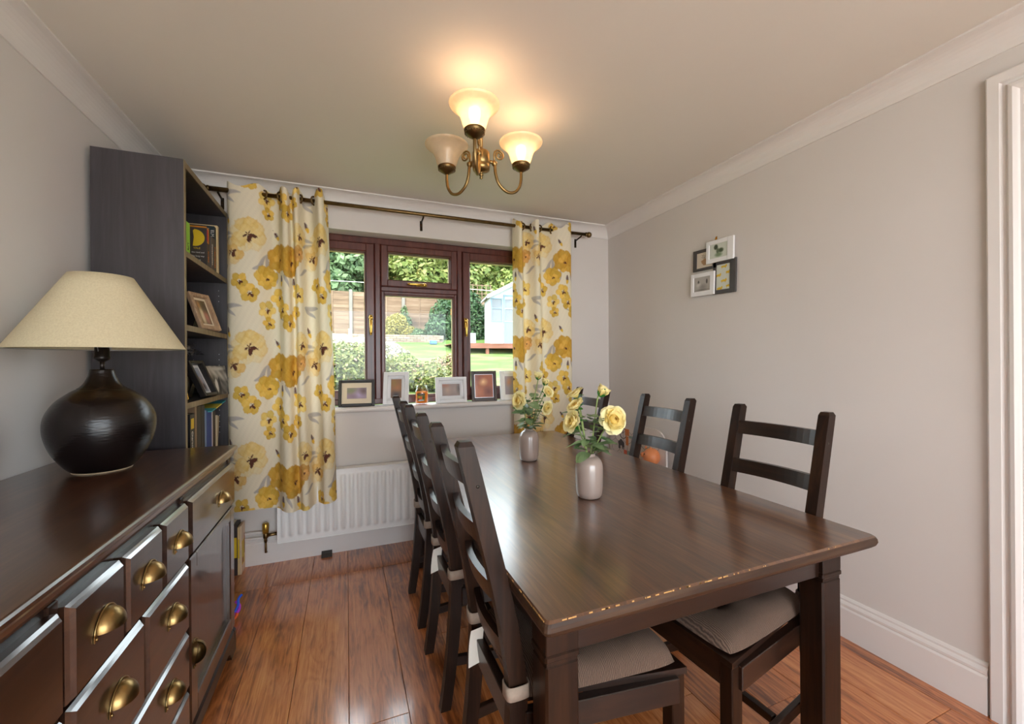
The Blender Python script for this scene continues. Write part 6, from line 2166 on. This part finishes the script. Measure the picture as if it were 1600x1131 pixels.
m = MB(); m.prism([(-0.12, 0.19), (0.12, 0.19), (0.0, 0.27)], 'y', -0.1, 0.1); m.build('roof', bookmat('cedar_roof', (190, 120, 70)), bh, world=False)
m = MB(); m.tube([(0, 0.02, 0.27), (0, 0.02, 0.60)], 0.006, 5); m.build('hanger', BARK, bh, world=False)

# summer house on a deck
dk = thing('garden_deck', 'raised timber deck with red brown boards under the summer house', 'deck', (5.2, 13.6, 1.5))
DZ = 1.86
DW = wood('deck_timber', LG(140, 86, 66), LG(176, 112, 88), LG(200, 140, 116), axis='x', rough=0.8, bump=0.1, scale=3, rnd=True)
m = MB(); m.box(-2.0, 2.4, -0.065, 0.065, -0.028, 0, 0.004); DM = m.mesh('deck_board', DW)
for q in range(18):
    link('deck_board', DM, dk, (0, -0.60 + 0.14 * q, DZ - 1.5))
m = MB(); m.box(3.2, 7.6, 12.925, 12.955, 1.69, 1.83, 0.004); m.build('fascia_board', DW, dk)
for xx in (3.32, 4.3, 5.3, 6.4, 7.4):
    m = MB(); m.box(xx - 0.05, xx + 0.05, 12.96, 13.06, 1.40, 1.83, 0.005); m.build('deck_leg', DW, dk)
SHB = simple('white_blue_cladding', (0.46, 0.49, 0.52), 0.7, vary=0.02)
SHBL = simple('pale_blue_trim', LG(160, 196, 222), 0.6, vary=0.03)
SHG = simple('summer_house_glass', LG(150, 156, 164), 0.08, vary=0.1, scale=1.5)
sh = thing('summer_house', 'white and pale blue summer house on the garden deck', 'summer house', (4.58, 13.52, DZ))
SHX0, SHX1, SHY0, SHY1, EV = 4.58, 6.52, 13.52, 14.7, 3.50
m = MB()
m.prism([(SHX0, DZ), (SHX1, DZ), (SHX1, EV), ((SHX0 + SHX1) / 2, EV + 0.50), (SHX0, EV)], 'y', SHY0 + 0.03, SHY1)
m.build('walls', SHB, sh)
for q in range(7):
    m = MB(); m.box(SHX0, SHX0 + 0.45, SHY0 + 0.012, SHY0 + 0.030, DZ + 0.02 + q * 0.105, DZ + 0.12 + q * 0.105, 0.004); m.build('cladding_board', SHB, sh)
    m = MB(); m.box(SHX1 - 0.45, SHX1, SHY0 + 0.012, SHY0 + 0.030, DZ + 0.02 + q * 0.105, DZ + 0.12 + q * 0.105, 0.004); m.build('cladding_board', SHB, sh)
for x0_ in (SHX0 + 0.03, SHX0 + 0.49, SHX0 + 0.99, SHX1 - 0.44):
    w_ = 0.41 if x0_ in (SHX0 + 0.03, SHX1 - 0.44) else 0.48
    z0_ = DZ + 0.76
    m = MB()
    bars(m, x0_, x0_ + w_, z0_, z0_ + 0.82, 0.035, SHY0 - 0.010, SHY0 + 0.030, 0.003)
    m.box(x0_ + 0.03, x0_ + w_ - 0.03, SHY0 - 0.008, SHY0 + 0.02, z0_ + 0.45, z0_ + 0.48)
    wdw = m.build('window', SHBL if w_ < 0.45 else SHB, sh)
    for zz0, zz1 in ((0.035, 0.45), (0.48, 0.785)):
        m = MB(); m.box(x0_ + 0.035, x0_ + w_ - 0.035, SHY0 + 0.014, SHY0 + 0.02, z0_ + zz0, z0_ + zz1); m.build('pane', SHG, wdw)
for x0_ in (SHX0 + 0.48, SHX0 + 0.98):
    m = MB()
    bars(m, x0_, x0_ + 0.49, DZ + 0.02, EV + 0.06, 0.05, SHY0 - 0.012, SHY0 + 0.02, 0.003)
    m.box(x0_ + 0.04, x0_ + 0.45, SHY0 + 0.004, SHY0 + 0.02, DZ + 0.04, DZ + 0.76)
    m.build('door', SHBL, sh)
for s in (-1, 1):
    m = MB()
    cx_ = (SHX0 + SHX1) / 2
    xe = SHX0 - 0.12 if s < 0 else SHX1 + 0.12
    m.prism([(cx_, EV + 0.50), (xe, EV - 0.06), (xe, EV + 0.0), (cx_, EV + 0.57)], 'y', SHY0 - 0.18, SHY1 + 0.1)
    m.build('roof_slope', simple('pale_felt', LG(226, 226, 222), 0.8), sh)
    m = MB(); m.prism([(cx_, EV + 0.45), (xe, EV - 0.11), (xe, EV + 0.02), (cx_, EV + 0.585)], 'y', SHY0 - 0.205, SHY0 - 0.18); m.build('barge_board', SHB, sh)
sh.rotation_euler = (0, 0, R(-9))
pl = thing('planter', 'white square planter at the corner of the deck', 'planter', (3.92, 13.6, DZ))
m = MB()
for b in ((-0.13, 0.13, -0.13, -0.11), (-0.13, 0.13, 0.11, 0.13), (-0.13, -0.11, -0.11, 0.11), (0.11, 0.13, -0.11, 0.11)):
    m.box(*b, 0.0, 0.36, 0.003)
m.build('box', SHB, pl, world=False)
m = MB(); m.box(-0.11, 0.11, -0.11, 0.11, 0.0, 0.30); m.build('soil', simple('soil', LG(70, 52, 40), 0.95), pl, world=False)
tr = thing('trellis', 'square wooden trellis topping the fence beside the summer house', 'trellis', (5.2, 17.0, 3.94))
for q in range(7):
    m = MB(); m.box(-0.6 + q * 0.2 - 0.015, -0.6 + q * 0.2 + 0.015, -0.01, 0.01, -0.02, 0.62); m.build('slat', FEN, tr, world=False)
for q in range(4):
    m = MB(); m.box(-0.62, 0.62, -0.02, -0.01, 0.02 + q * 0.18, 0.05 + q * 0.18); m.build('slat', FEN, tr, world=False)
